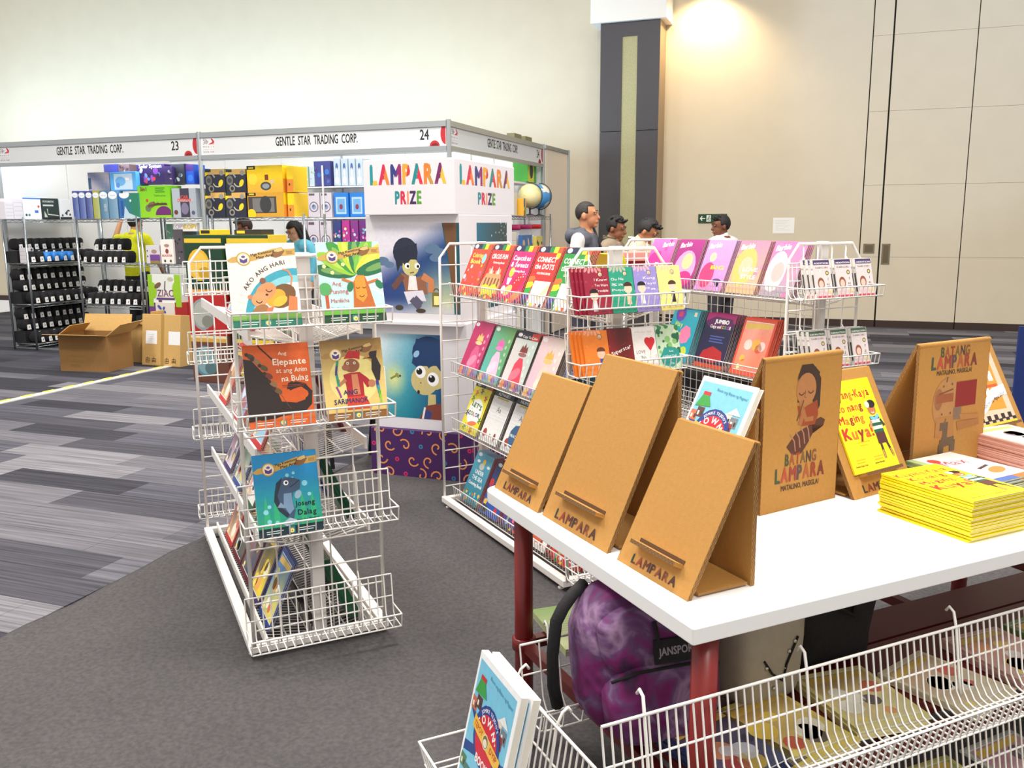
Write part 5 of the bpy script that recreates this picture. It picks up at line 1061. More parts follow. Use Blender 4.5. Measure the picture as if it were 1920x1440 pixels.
for i, (nm, col, n) in enumerate(LB_):
    K = Kind('picture_book', .2, .25, .008, col, d_tale(col, mixc(col, (255, 255, 255), .2), mixc(col, (160, 90, 60), .4)))
    x = (.36, .62, .88, 1.14, .2, 1.4)[i]; y = (.13, .16, .13, .15, .12, .16)[i]
    flat_pile(K, x, y, .352, FT+R((5, -8, 12, -4, 9, 3)[i]), n, '%s book on top of its pile on the low shelf' % nm, '%s book lower in its pile on the low shelf' % nm, 'books on the low shelf')
for i, x in enumerate((.5, .76, 1.02, 1.3)):
    K = Kind('picture_book', .2, .25, .006, ((230, 196, 190), (226, 220, 130), (200, 206, 190), (70, 60, 110))[i], d_tale(((230, 196, 190), (226, 220, 130), (200, 206, 190), (70, 60, 110))[i], (240, 226, 200), ((200, 90, 90), (160, 180, 90), (190, 140, 160), (90, 90, 160))[i]))
    K.put(Matrix.Translation(PT(x, -.085, .174)) @ Matrix.Rotation(FT+R(4*i-6), 4, 'Z') @ Matrix.Rotation(-R(88), 4, 'X') @ Matrix.Translation(Vector((0, -.006, -.06))), ('pink', 'lime', 'grey green', 'indigo')[i] + ' book lying in the lowest front basket', 'book', 'books in the lowest basket')
# ------------------------------------------------------------------ booth contents
def V(x, y, v):
    """hall-grid point where the view through a photo pixel meets the plane v (used to measure the shelves)"""
    d = _F + _R*((x-960)/FPX) - _U*((y-720)/FPX); w = Vector((0, 0, CAM_H)) + d*(v/d.dot(E2)); return (w.dot(E1), v, w.z)
def UQ(x, y, u):
    d = _F + _R*((x-960)/FPX) - _U*((y-720)/FPX); w = Vector((0, 0, CAM_H)) + d*(u/d.dot(E1)); return (u, w.dot(E2), w.z)
CHR = mat('chrome_wire', (176, 182, 186), .22, .9)
def chrome(u, v, yaw, W, D, zs, label, H=1.62):
    t = thing('wire_shelving', label, 'shelving', uv(u, v, 0), yaw, 'chrome shelving units of the booth')
    for x in (0, W):
        for y in (0, D): MB().tube([(x, y, .004), (x, y, H)], .0135, 8).build('post', CHR, t, smooth=True)
    for z in zs:
        mb = MB()
        for y in (0, D):
            for dz in (0, -.032): mb.tube([(0, y, z+dz), (W, y, z+dz)], .0035, 5)
            n = int(W/.05); mb.tube([(W*i/n, y, z-.004 if i % 2 else z-.03) for i in range(n+1)], .0022, 4)
        for x in (0, W): mb.tube([(x, 0, z), (x, D, z)], .0035, 5)
        for i in range(1, int(W/.035)): mb.tube([(i*.035, 0, z), (i*.035, D, z)], .002, 4, caps=False)
        mb.build('wire_shelf', CHR, t, smooth=True)
    return t
ZS = (.075, .56, 1.06, 1.585)
chrome(-9.17, 8.1, GRID+R(90), 1.15, .36, ZS, 'chrome wire shelving at the left end packed with black pouches')
chrome(-8.58, 8.3, GRID, .925, .4, ZS, 'chrome wire shelving in front of the person in yellow')
chrome(-7.618, 8.32, GRID, .95, .4, (.075, .44, 1.06, 1.585), 'chrome wire shelving of bright toy boxes left of the middle post')
chrome(-6.62, 8.34, GRID, 1.2, .42, (.075, .56, 1.585), 'chrome wire shelving carrying the yellow and dark boxes')
chrome(-3.5, 9.45, GRID+R(90), 1.68, .36, (.5, 1.1, 1.585), 'chrome wire shelving below the two globes')
wsv = thing('white_shelving', 'white back shelving with blue and pink toys inside the booth', 'shelving', uv(-7.35, 10.75, 0), GRID)
for x in (0, .7, 1.4, 2.1): MB().box(x-.02, .26, .0, x+.02, .3, 2.3).build('upright', PANEL, wsv)
MB().box(.69, -.02, .0, .712, -.001, 2.3).build('upright', PANEL, wsv)
for z in (.6, 1.1, 1.6, 2.02): MB().box(0, 0, z-.02, 2.1, .3, z).build('shelf_board', PANEL, wsv)
def pbox(u, v, z, w, d, h, col, draw, label, yaw=GRID, cat='box', name='product_box', group='boxed goods in the booth', side=None):
    """front left bottom corner at (u, v, z)"""
    t = thing(name, label, cat, uv(u, v, z), yaw, group); m = mat('box_%d_%d_%d' % tuple(int(x) for x in col), col, .45)
    bevel(MB().box(0, 0, 0, w, d, h).build('carton', m, t), .003)
    if draw:
        c = Cv(w, h, None, step=.0002); draw(c); mk('front_print', c.mesh('front_print', org=(0, -.001, 0)), t)
    if side:
        c = Cv(d, h, None, step=.0002); side(c); mk('side_print', c.mesh('side_print', org=(w+.001, 0, 0), face='right'), t)
    return t
def fp(x0, y0, x1, y1, v, d, col, draw, label, lift=None, **k):
    a = V(x0, y1, v); b = V(x1, y1, v); t = V((x0+x1)/2, y0, v); bz = lift if lift is not None else a[2]
    return pbox(a[0], v, bz, b[0]-a[0]-.01, d, t[2]-bz, col, draw, label, **k)
def blobs(cols, n=8, r=(.06, .16), base=None, txt=None, tc=(250, 250, 250), seed=1):
    def d(c):
        rnd = random.Random(seed)
        if base: c.rect(0, 0, 1, 1, base)
        for i in range(n): c.ell(rnd.uniform(.12, .88), rnd.uniform(.1, .75), rnd.uniform(*r), rnd.choice(cols), ry=rnd.uniform(*r), rot=rnd.uniform(0, 180), n=10, keep=False)
        if txt: c.text(txt, .5, .82, .1, tc, wid=min(.8, .12*len(txt)), bold=.03)
    return d
TOP = 1.59
# left shelving, top
def left_top(x0, x1, y0, col, draw, label):
    a = UQ(x0, 410, -9.17); b = UQ(x1, 410, -9.17); t = UQ((x0+x1)/2, y0, -9.17)
    return pbox(-9.19, a[1], TOP, b[1]-a[1]-.004, .22, t[2]-TOP, col, draw, label, yaw=GRID+R(90))
def dots(c):
    for i in range(5):
        for j in range(4): c.ell(.15+.18*i, .2+.2*j, .035, (120, 116, 130), n=6, keep=i+j > 0)
left_top(14, 30, 378, (226, 222, 230), dots, 'low white box with grey dots at the left end'); left_top(30, 47, 372, (224, 220, 228), dots, 'tall white box with grey dots beside the low one')
left_top(48, 82, 371, (246, 248, 252), lambda c: (c.rect(0, .94, 1, .06, (60, 130, 220)), c.ell(.85, .6, .06, (226, 90, 70)), c.rect(.62, .3, .2, .12, (70, 120, 210)), c.ell(.14, .2, .06, (60, 70, 80)), c.ell(.3, .2, .06, (70, 140, 140))), 'white box with blue top edge and small robot picture')
left_top(83, 115, 372, (40, 58, 56), lambda c: (c.text('FUTURISTIC', .4, .8, .09, (236, 240, 236), wid=.66, bold=.03), c.rect(.06, .62, .62, .08, (226, 230, 226)), c.line([(.3, .5), (.32, .24), (.95, .18)], .05, (226, 230, 220)), c.poly([(.1, .1), (.12, .4), (.3, .1)], (214, 220, 210)), c.rect(0, 0, 1, .1, (30, 34, 34))), 'dark green box with white lettering on the left shelving')
left_top(116, 138, 374, (244, 246, 250), lambda c: (c.rect(0, 0, 1, .12, (40, 44, 50)), c.poly([(.4, .3), (.7, .5), (.6, .2)], (40, 50, 60)), c.ell(.2, .2, .08, (60, 80, 110)), c.ell(.85, .24, .08, (60, 80, 110)), c.ell(.76, .44, .07, (50, 60, 70))), 'white box with dark drone silhouettes')
# second shelving, top: hanging packs and photo boxes
for i, (x0, x1, col) in enumerate(((139, 151, (58, 76, 150)), (151, 164, (66, 84, 156)), (164, 177, (60, 70, 140)), (177, 190, (170, 170, 60)), (190, 206, (70, 120, 150)), (206, 224, (96, 140, 170)))):
    def hp(c, i=i, col=col):
        c.grad(0, 0, 1, .8, lambda x, y: mixc(col, mixc(col, (190, 210, 230), .5), x), 3, 2); c.ell(.5, .85, .5, (238, 242, 248), ry=.34); c.text('Science', .5, .82, .12, (120, 140, 190), wid=.6)
        c.text('ROBOTICS' if i == 4 else 'OPTICS', .5, .4, .3, (236, 240, 244) if i == 4 else mixc(col, (255, 255, 255), .4), wid=.7, rot=-90) if i in (0, 2, 4) else None
    fp(x0, 358, x1, 408, 8.3, .1, col, hp, ('indigo', 'slate blue', 'deep blue', 'olive yellow', 'teal robot', 'pale blue')[i] + ' upright science kit pack with white header', lift=TOP)
fp(225, 362, 263, 406, 8.3, .16, (60, 130, 170), lambda c: (c.grad(0, 0, 1, 1, lambda x, y: mixc((50, 110, 190), (40, 130, 90), x*1.2), 5, 3), c.poly([(.3, .5), (.5, .2), (1, .04), (1, 0), (.2, 0)], (190, 214, 226)), c.ell(.3, .95, .26, (236, 242, 248), ry=.16), c.rect(.1, .1, .12, .6, (40, 80, 160)), c.ell(.6, .7, .05, (226, 240, 230))), 'blue and green science kit with white curve', lift=TOP)
fp(167, 323, 208, 358, 8.36, .2, (120, 126, 150), lambda c: (c.grad(0, 0, 1, 1, lambda x, y: mixc((110, 120, 150), (190, 180, 186), .5+.5*math.sin(x*5+y*4)), 6, 5), c.rect(0, .1, .14, .6, (50, 84, 120))), 'grey cloudy photo box on top of the packs')
fp(208, 322, 258, 358, 8.36, .2, (90, 170, 230), lambda c: (c.rect(.16, .06, .7, .84, (206, 226, 240)), c.ell(.4, .5, .2, (110, 180, 230), ry=.14), c.ell(.3, .3, .08, (90, 150, 220)), c.rect(.6, .55, .14, .14, (246, 248, 250))), 'light blue framed box on top of the packs')
fp(195, 308, 222, 323, 8.5, .2, (64, 66, 170), None, 'violet blue carton behind the photo boxes'); fp(222, 308, 244, 323, 8.5, .2, (110, 84, 84), blobs([(190, 150, 130), (60, 40, 40), (200, 190, 190)], 5), 'brown patterned carton behind the photo boxes')
# third shelving
fp(262, 348, 323, 407, 8.32, .2, (132, 206, 30), lambda c: (c.grad(0, 0, 1, 1, lambda x, y: mixc((150, 210, 40), (120, 206, 20), y), 2, 3), c.text('3in1', .18, .84, .1, (110, 60, 40), bold=.05), lines(c, .55, .92, .3, 3, .06, (60, 130, 30), .02), c.text('Tambourine', .68, .66, .05, (60, 110, 30)), c.ell(.78, .08, .26, (110, 40, 110), ry=.22, a0=0, a1=180), c.ell(.3, .3, .09, (110, 120, 90)), c.ell(.4, .4, .13, (120, 100, 70), ry=.07, rot=20), c.line([(.3, .36), (.6, .42), (.9, .42)], .05, (96, 70, 50)), c.ell(.28, .54, .04, (206, 70, 50)), c.text('Trebuchet', .66, .4, .08, (70, 44, 30), wid=.4)), 'lime green toy catapult box', lift=TOP+.005)
fp(325, 353, 371, 405, 8.32, .2, (176, 186, 196), lambda c: (c.rect(.34, 0, .38, 1, (60, 60, 76)), c.text('CAR', .52, .64, .12, (214, 80, 70), bold=.04), c.rect(.2, .54, .66, .08, (226, 190, 190)), c.text('DESIGNER', .52, .55, .09, (206, 60, 60), wid=.58, bold=.03), c.ell(.14, .18, .08, (110, 60, 60)), c.ell(.86, .16, .07, (90, 96, 130)), c.ell(.52, .3, .16, (130, 120, 150), ry=.2)), 'grey car building kit box', lift=TOP+.005)
fp(258, 308, 312, 346, 8.42, .2, (52, 24, 92), blobs([(140, 70, 180), (226, 60, 70), (120, 150, 210), (200, 190, 220), (40, 30, 70), (220, 210, 110)], 11, (.04, .1), txt='Solar System', seed=4), 'deep purple solar system box with coloured planets'); fp(310, 312, 326, 346, 8.4, .2, (60, 36, 90), blobs([(220, 220, 120), (190, 180, 200), (40, 30, 60)], 5, seed=6), 'narrow purple box next to the solar system one')
fp(322, 307, 349, 345, 8.44, .2, (40, 42, 54), blobs([(190, 196, 206), (90, 96, 110), (24, 24, 30)], 7, seed=8), 'black gadget box under the name board'); fp(348, 308, 366, 345, 8.46, .2, (40, 90, 200), lambda c: (c.rect(0, .66, 1, .34, (84, 50, 130)), c.ell(.6, .3, .3, (60, 130, 226))), 'blue box with violet top band'); fp(374, 316, 385, 346, 8.46, .2, (30, 80, 190), blobs([(230, 236, 246), (40, 110, 220)], 4), 'narrow blue box right of the middle post')
Z2 = 1.067; Z3 = .567
fp(275, 460, 302, 492, 8.34, .2, (214, 210, 216), lambda c: (c.rect(.28, 0, .72, .5, (120, 70, 150)), c.ell(.6, .66, .2, (170, 140, 130), ry=.12), c.rect(.28, 0, .72, .16, (150, 130, 70)), c.ell(.12, .7, .05, (90, 90, 100)), c.ell(.12, .4, .05, (90, 90, 100))), 'white and purple toy box in the middle tier', lift=Z2)
fp(303, 449, 328, 492, 8.33, .2, (240, 236, 230), lambda c: (c.text('BOOSTER', .5, .3, .13, (206, 90, 90), wid=.8, bold=.04), c.ell(.5, .52, .13, (150, 60, 50), ry=.16), c.ell(.5, .75, .2, (180, 140, 120), ry=.1), c.ell(.3, .12, .08, (60, 50, 50)), c.ell(.75, .12, .08, (70, 60, 60))), 'tall white vehicle kit box in the middle tier', lift=Z2)
fp(328, 430, 346, 491, 8.36, .2, (84, 80, 86), blobs([(190, 186, 190), (40, 36, 40)], 6), 'dark grey gadget box in the middle tier', lift=Z2)
fp(325, 418, 371, 434, 8.38, .05, (246, 244, 240), lambda c: (c.text('KOPY', .24, .3, .16, (200, 190, 210), bold=.04), c.text('KOPY', .74, .3, .16, (236, 206, 60), bold=.04)), 'white strip sign with grey and yellow letters', cat='sign', name='shelf_sign'); fp(313, 420, 328, 448, 8.62, .2, (120, 170, 150), blobs([(150, 200, 60), (230, 240, 236), (60, 140, 150)], 5), 'green and white pack behind the vehicle kit', lift=Z2+.2); fp(346, 434, 372, 470, 8.62, .2, (150, 180, 206), blobs([(90, 150, 190), (226, 236, 240)], 4), 'pale blue pack behind the strip sign', lift=Z2)
fp(280, 515, 342, 566, 8.32, .2, (226, 230, 226), lambda c: (c.rect(0, 0, .14, 1, (150, 200, 40)), c.rect(.82, 0, .18, 1, (150, 200, 40)), c.ell(.16, .5, .1, (150, 200, 40), ry=.2), c.ell(.84, .5, .1, (150, 200, 40), ry=.22), c.ell(.3, .66, .12, (120, 90, 70), ry=.06, rot=30), c.line([(.5, .5), (.54, .8)], .03, (90, 60, 60)), c.ell(.7, .86, .09, (190, 186, 160), ry=.05), c.text('ZIAC', .52, .32, .17, (246, 240, 200), wid=.5, bold=.1), c.text('ZIAC', .52, .32, .17, (110, 60, 130), wid=.5, bold=.02), c.rect(.24, .22, .56, .06, (96, 50, 120)), c.rect(.3, .05, .1, .16, (90, 60, 110))), 'white and lime building kit box in the lower tier', lift=Z3)
fp(280, 567, 304, 581, 8.32, .2, (110, 66, 130), None, 'small purple carton under the lime kit', lift=.447); fp(292, 567, 328, 580, 8.31, .2, (226, 216, 206), blobs([(200, 90, 60), (70, 90, 170)], 3), 'small cream carton under the lime kit', lift=.447); fp(328, 567, 352, 580, 8.32, .2, (170, 40, 40), None, 'small red carton under the lime kit', lift=.447)
# shelving of bay 24
def scope(c):
    c.rect(0, 0, 1, 1, (44, 46, 62)); c.rect(0, .78, 1, .22, (224, 178, 96)); c.poly([(0, .7), (.16, .8), (.16, 1), (0, 1)], (246, 216, 30)); c.rect(.02, .88, .3, .12, (40, 60, 50)); c.ell(.2, .54, .16, (120, 118, 110), ry=.2); c.ell(.2, .54, .1, (70, 72, 76)); c.ell(.3, .2, .14, (150, 146, 132)); c.ell(.3, .2, .08, (44, 44, 54)); c.arc(.62, .5, .22, .05, (190, 186, 170), 200, 330); c.ell(.78, .42, .1, (240, 216, 40), ry=.16, rot=-30); c.ell(.84, .84, .11, (150, 150, 140)); c.line([(.36, .84), (.5, .66)], .06, (170, 176, 180))
for j, (y0, y1) in enumerate(((317, 362), (361, 408))):
    for i in range(2): fp(386+i*39, y0, 425+i*39, y1, 8.34, .3, (44, 46, 62), scope, ('upper', 'lower')[j] + (' left', ' right')[i] + ' dark box with yellow corner and round lenses', lift=TOP if j else TOP+.262)
def micro(k):
    def d(c):
        c.rect(0, 0, 1, 1, (250, 206, 20) if k else (214, 160, 50)); c.rect(0, .86, .24, .14, (40, 44, 40)); c.rect(.05, .89, .14, .06, (230, 200, 60))
        if k: c.grad(0, 0, 1, .55, lambda x, y: mixc((240, 170, 60), (250, 206, 40), y), 2, 2); c.ell(.16, .5, .13, (250, 216, 60)); c.ell(.52, .24, .15, (70, 74, 80), ry=.1); c.ell(.52, .24, .1, (150, 156, 160), ry=.06); c.rect(.5, .46, .1, .2, (130, 60, 30)); c.ell(.7, .4, .05, (210, 200, 180))
        else: c.rect(.02, .16, .78, .66, (76, 70, 64)); c.rect(.14, .2, .6, .56, (120, 118, 116)); c.ell(.5, .5, .16, (60, 60, 62), ry=.2); c.ell(.1, .12, .12, (250, 206, 30))
    return d
sd = lambda c: (c.rect(0, 0, 1, 1, (250, 210, 30)), c.rect(0, 0, 1, .5, (236, 140, 50)), c.ell(.4, .3, .12, (60, 50, 40), ry=.2))
fp(465, 310, 533, 361, 8.34, .3, (250, 206, 20), micro(1), 'bright yellow magnifier box on the upper row', lift=TOP+.262, side=sd); fp(539, 311, 552, 361, 8.37, .28, (250, 200, 20), sd, 'narrow yellow box beside the magnifier box', lift=TOP+.262); fp(466, 360, 535, 407, 8.34, .3, (240, 190, 30), micro(0), 'yellow boxed microscope with dark window', lift=TOP, side=sd); fp(541, 362, 554, 407, 8.37, .28, (250, 200, 30), sd, 'narrow yellow box beside the boxed microscope', lift=TOP)
# back shelving goods
BVV = 10.76
def bk(x0, y0, x1, y1, col, draw, label, lift): fp(x0, y0, x1, y1, BVV, .2, col, draw, label, lift=lift)
for i in range(3): bk(553+i*14, 312, 566+i*14, 352, ((226, 236, 236), (190, 214, 190), (210, 226, 236))[i], blobs([(150, 200, 120), (240, 246, 246), (170, 200, 220)], 5, seed=i), ('white', 'mint', 'icy blue')[i] + ' toy pack on the highest back shelf', 2.025)
bk(590, 302, 622, 352, (70, 76, 150), blobs([(90, 110, 190), (110, 150, 150), (60, 60, 130), (60, 130, 220)], 8, seed=3), 'blue violet toy box on the highest back shelf', 2.025)
for i in range(4): bk(627+i*14, 297, 640+i*14, 352, (206, 222, 238), lambda c: (c.ell(.5, .2, .34, (246, 248, 252), ry=.5), c.ell(.5, .7, .2, (70, 110, 170), ry=.5), c.ell(.5, .5, .12, (246, 250, 252), ry=.6)), ('first', 'second', 'third', 'fourth')[i] + ' white and blue figure pack from the upright', 2.025)
def drum(c): c.ell(.5, .42, .4, (120, 80, 90)); c.ell(.5, .42, .33, (226, 222, 232)); c.ell(.5, .42, .2, (150, 160, 190)); c.ell(.46, .46, .1, (90, 110, 150)); c.rect(.1, .88, .5, .08, (110, 90, 100))
for j, (y0, y1, l) in enumerate(((361, 406, 1.605), (414, 470, 1.105))):
    for i in range(3): bk(556+i*23, y0, 578+i*23, y1, (226, 216, 224), drum, ('upper', 'lower')[j] + ' row ' + ('left', 'centre', 'right')[i] + ' toy washing drum box on the back shelf', l)
for i in range(2): bk(627+i*30, 361, 655+i*30, 404, (40, 130, 220), lambda c: (c.rect(.14, .12, .72, .7, (190, 220, 240)), c.rect(.24, .2, .52, .54, (120, 180, 230)), c.ell(.5, .42, .12, (150, 60, 90), ry=.16)), ('left', 'right')[i] + ' blue framed toy card on the back shelf', 1.605)
for i, col in enumerate(((60, 70, 130), (196, 60, 150), (140, 60, 140), (120, 50, 130))): bk(627+i*16, 413, 642+i*16, 470, col, blobs([(226, 226, 240), (230, 110, 190), (120, 190, 200), (240, 240, 160)], 9, (.1, .2), seed=i+20), ('navy', 'magenta', 'plum', 'purple')[i] + ' speckled toy pack on the lower back shelf', 1.105)
# black pouches with paper tags in rows
BK = mat('black_plush', (20, 19, 22), .8, bump=.3); TAGM = mat('tag_paper', (232, 230, 228), .7); BLU = mat('blue_bag', (40, 130, 214), .4)
pm = pillow((0, 0, .062), (.054, .085, .07), .6, 12, 8, wob=.12).mesh('pouch_body', BK, True); pmb = pillow((0, 0, .055), (.05, .085, .06), .6, 12, 8, wob=.12).mesh('pouch_body', BLU, True)
tg = MB().add([(-.028, -.088, .0), (.028, -.088, .0), (.024, -.08, .062), (-.024, -.08, .062), (-.028, -.09, .0), (.028, -.09, .0), (.024, -.082, .062), (-.024, -.082, .062)], [(0, 1, 2, 3), (7, 6, 5, 4), (0, 4, 5, 1), (3, 2, 6, 7), (1, 5, 6, 2), (0, 3, 7, 4)]).mesh('paper_tag', TAGM)
tg2 = MB().box(-.014, -.05, .1, .014, -.046, .135).mesh('top_tag', TAGM)
def pouch(p, yaw, lab, blue=False, s=1):
    o = mk('tagged_pouch', pmb if blue else pm, label=lab, cat='pouch', group='tagged pouches on the wire shelving'); o.matrix_world = Matrix.Translation(p + Vector((0, 0, .012))) @ Matrix.Rotation(yaw, 4, 'Z') @ Matrix.Scale(s, 4)
    mk('paper_tag', tg, o)
    if random.random() < .6: mk('top_tag', tg2, o)
for zi, z in enumerate(ZS[:3]):
    for r in range(3 if zi < 2 else 2):
        for i in range(9):
            bl = zi == 2 and r == 0 and 1 < i < 6
            pouch(uv(-9.265 - .19*min(r, 1) - (.03 if r == 2 else 0), 8.2 + i*.116, z+.006 + .15*r - (.02 if r == 2 else 0)), GRID+R(90)+random.uniform(-.15, .15), 'blue topped pouch with white tag on the left shelving' if bl else ('black pouch with white tag in the %s row, %s tier of the left shelving' % (('front', 'rear', 'uppermost')[r], ('bottom', 'middle', 'upper')[zi])), bl)
    for r in range(1, 2): MB().box(0, 0, 0, 1.1, .2, .14).build('riser_box', mat('riser', (26, 25, 28), .8), M=Matrix.Translation(uv(-9.37, 8.13, z+.006)) @ Matrix.Rotation(GRID+R(90), 4, 'Z'), label='black riser box on the %s tier of the left shelving' % ('bottom', 'middle', 'upper')[zi], cat='box', group='risers on the left shelving')
for zi, z in enumerate(ZS[1:3]):
    for i in range(8 if zi == 0 else 6): pouch(uv(-8.5 + i*.115, 8.42, z+.006), GRID+random.uniform(-.2, .2), 'black pouch with white tag on the %s tier before the person in yellow' % ('lower', 'upper')[zi])
for i in range(11): pouch(uv(-8.48 + (i % 7)*.118, 8.58, ZS[1 + i//7]+.15), GRID, 'black pouch with white tag stacked behind the front row before the person in yellow')
pouch(uv(-7.4, 8.63, .447), GRID, 'black pouch with white tag behind the lime kit')
b_ = thing('storage_crate', 'grey blue plastic crate low on the wire shelving behind the cartons', 'crate', uv(-8.2, 8.36, .082), GRID); MB().box(0, 0, 0, .34, .26, .2).build('body', mat('slate_plastic', (84, 100, 118), .5), b_); MB().box(-.01, -.01, .2, .35, .27, .23).build('rim', MATS['slate_plastic'], b_)
bevel(MB().box(0, 0, 0, .17, .24, .36).build('black_carton', mat('blk_carton', (30, 34, 40), .7), M=Matrix.Translation(uv(-7.84, 8.36, .082)) @ Matrix.Rotation(GRID, 4, 'Z'), label='black carton low on the wire shelving', cat='box'), .004)
for i in range(4): pbox(-9.24, 8.14, ZS[2]+.005+i*.046, .12, .1, .045, (220, 214, 218), lambda c: c.ell(.75, .5, .12, (70, 70, 76)), 'small white carton in the stack at the left tier, layer %s' % ('one', 'two', 'three', 'four')[i], yaw=GRID+R(90), group='small white cartons')
# floor carton flaps and cardboard boxes in front of the booth
CARD = mat('brown_carton', (150, 110, 62), .85, var=.05, scale=40); CARD2 = mat('light_carton', (204, 164, 100), .85, var=.04, scale=40)
ob = thing('cardboard_box', 'open brown cardboard box with raised flaps on the striped carpet', 'box', uv(-7.62, 7.0, 0), GRID+R(9), 'cardboard boxes before the booth'); bw, bd, bh_ = .57, .42, .38
for nm, bx in (('front_wall', (0, 0, bw, .006)), ('back_wall', (0, bd-.006, bw, bd)), ('left_wall', (0, .006, .006, bd-.006)), ('right_wall', (bw-.006, .006, bw, bd-.006))): MB().box(bx[0], bx[1], .006, bx[2], bx[3], bh_).build(nm, CARD, ob)
MB().box(0, 0, 0, bw, bd, .006).build('bottom', CARD, ob)
for pts in ([(-.0, 0, bh_), (bw, 0, bh_), (bw+.02, -.17, bh_+.03), (-.05, -.17, bh_+.03)], [(bw, 0, bh_), (bw, bd, bh_), (bw+.16, bd, bh_+.13), (bw+.16, .02, bh_+.12)], [(0, bd, bh_), (bw, bd, bh_), (bw, bd+.05, bh_+.18), (0, bd+.05, bh_+.18)], [(0, 0, bh_), (0, bd, bh_), (.12, bd-.04, bh_+.1), (.12, .04, bh_+.1)]):
    n_ = (Vector(pts[1])-Vector(pts[0])).cross(Vector(pts[3])-Vector(pts[0])).normalized()*.005; q = [Vector(p) for p in pts]; q2 = [p+n_ for p in q]
    MB().add(q+q2, [(0, 1, 2, 3), (7, 6, 5, 4), (0, 4, 5, 1), (1, 5, 6, 2), (2, 6, 7, 3), (3, 7, 4, 0)]).build('flap', CARD2, ob)
c = Cv(bw, bh_-.02); 
for i in range(4): c.line([(.22, .74-i*.16), (.22+.3*(1-.2*(i % 2)), .74-i*.16)], .012, (140, 104, 60))
c.rect(.2, .1, .22, .08, (140, 104, 60)); mk('faded_print', c.mesh('faded_print', MATTE_PRINT, org=(0, -.0006, .01)), ob)
b2 = thing('cardboard_box', 'half hidden open cardboard box between the other two', 'box', uv(-7.44, 7.72, 0), GRID-R(3), 'cardboard boxes before the booth')
for bx in ((0, 0, .3, .006), (0, .3, .3, .306), (0, .006, .006, .3), (.294, .006, .3, .3)): MB().box(bx[0], bx[1], 0, bx[2], bx[3], .42).build('wall', CARD2, b2)
for pts in ([(.3, .1, .42), (.3, .3, .42), (.33, .3, .56), (.33, .1, .56)], [(0, 0, .42), (.3, 0, .42), (.3, -.05, .45), (0, -.05, .45)]):
    q = [Vector(p) for p in pts]; q2 = [p+Vector((0, 0, .006)) for p in q]; MB().add(q+q2, [(0, 1, 2, 3), (7, 6, 5, 4), (0, 4, 5, 1), (1, 5, 6, 2), (2, 6, 7, 3), (3, 7, 4, 0)]).build('flap', CARD2, b2)
b3 = thing('cardboard_box', 'tall sealed cardboard box with two white papers and packing tape', 'box', uv(-7.1, 7.6, 0), GRID-R(2), 'cardboard boxes before the booth'); b3.rotation_euler = (R(-7), 0, GRID-R(2))
bevel(MB().box(0, 0, 0, .53, .3, .56).build('carton', CARD2, b3), .004); c = Cv(.53, .56)
c.rect(.5, 0, .08, 1, (176, 138, 70)); c.rect(.1, .42, .3, .26, (240, 240, 242)); c.rect(.7, .42, .3, .26, (240, 240, 242)); lines(c, .15, .6, .18, 3, .04, (210, 210, 216), .01)
for i, x in enumerate((.16, .32, .66, .84)):
    K_ = (84, 60, 36); c.line([(x-.05, .14), (x+.05, .14)], .012, K_); c.line([(x-.05, .1), (x+.05, .1)], .012, K_, keep=True); c.line([(x, .08), (x, .17)], .012, K_, keep=True); c.line([(x-.045, .06), (x-.045, .13)], .012, K_, keep=True); c.line([(x+.045, .06), (x+.045, .13)], .012, K_, keep=True); c.line([(x-.045, .06+.02*(i % 2)), (x+.045, .06+.02*(i % 2))], .012, K_, keep=True)
mk('front_print', c.mesh('front_print', MATTE_PRINT, org=(0, -.0008, 0)), b3)
# stack of big game boxes behind the near rack
def face(bg, disc, edge, txt=None):
    def d(c):
        c.rect(0, 0, 1, 1, bg); c.rect(0, .86, 1, .14, edge[0]); c.rect(0, .94, 1, .06, edge[1]); c.ell(.36, .45, .3, disc, ry=.36); c.ell(.36, .45, .24, mixc(disc, (255, 240, 200), .25), ry=.3); c.ell(.5, .3, .16, mixc(disc, (90, 60, 20), .25), ry=.14)
    return d
GB0 = V(345, 448, 6.9); gu = GB0[0]
for i, (z0, z1, col, dr, lab) in enumerate(((0, .46, (96, 60, 44), face((104, 62, 48), (80, 130, 150), ((206, 160, 70), (226, 210, 170))), 'brown game box with blue disc at the bottom of the stack'), (.462, .9, (170, 34, 32), face((176, 36, 34), (140, 150, 150), ((200, 50, 40), (226, 150, 60))), 'red game box with grey disc in the middle of the stack'), (.902, 1.41, (30, 66, 44), face((28, 62, 42), (226, 176, 40), ((226, 190, 50), (30, 70, 44))), 'dark green game box with yellow disc on top of the stack'))):
    pbox(gu, 6.9, z0+.004, .42, .3, z1-z0-.002, col, dr, lab, name='game_box', group='game boxes behind the near rack')
for i, (z0, z1) in enumerate(((0, .46), (.462, .9), (.902, 1.41))): pbox(gu+.46, 6.93, z0+.004, .46, .3, z1-z0-.002, ((90, 56, 44), (60, 90, 60), (226, 190, 50))[i], face(((90, 56, 44), (60, 90, 60), (226, 186, 60))[i], (200, 170, 60), ((226, 190, 50), (30, 70, 44))), ('brown', 'green', 'mustard')[i] + ' game box in the right hand stack behind the near rack', name='game_box', group='game boxes behind the near rack')
pbox(gu+.1, 7.0, 1.412, .2, .2, .05, (240, 200, 30), lambda c: c.rect(.1, .3, .5, .6, (40, 44, 40)), 'flat yellow box lying on the dark green game box', name='game_box', group='game boxes behind the near rack'); pbox(gu+.5, 7.0, 1.412, .3, .2, .05, (40, 42, 40), lambda c: c.rect(.1, .3, .3, .5, (226, 196, 50)), 'flat black box lying on the mustard game box', name='game_box', group='game boxes behind the near rack')
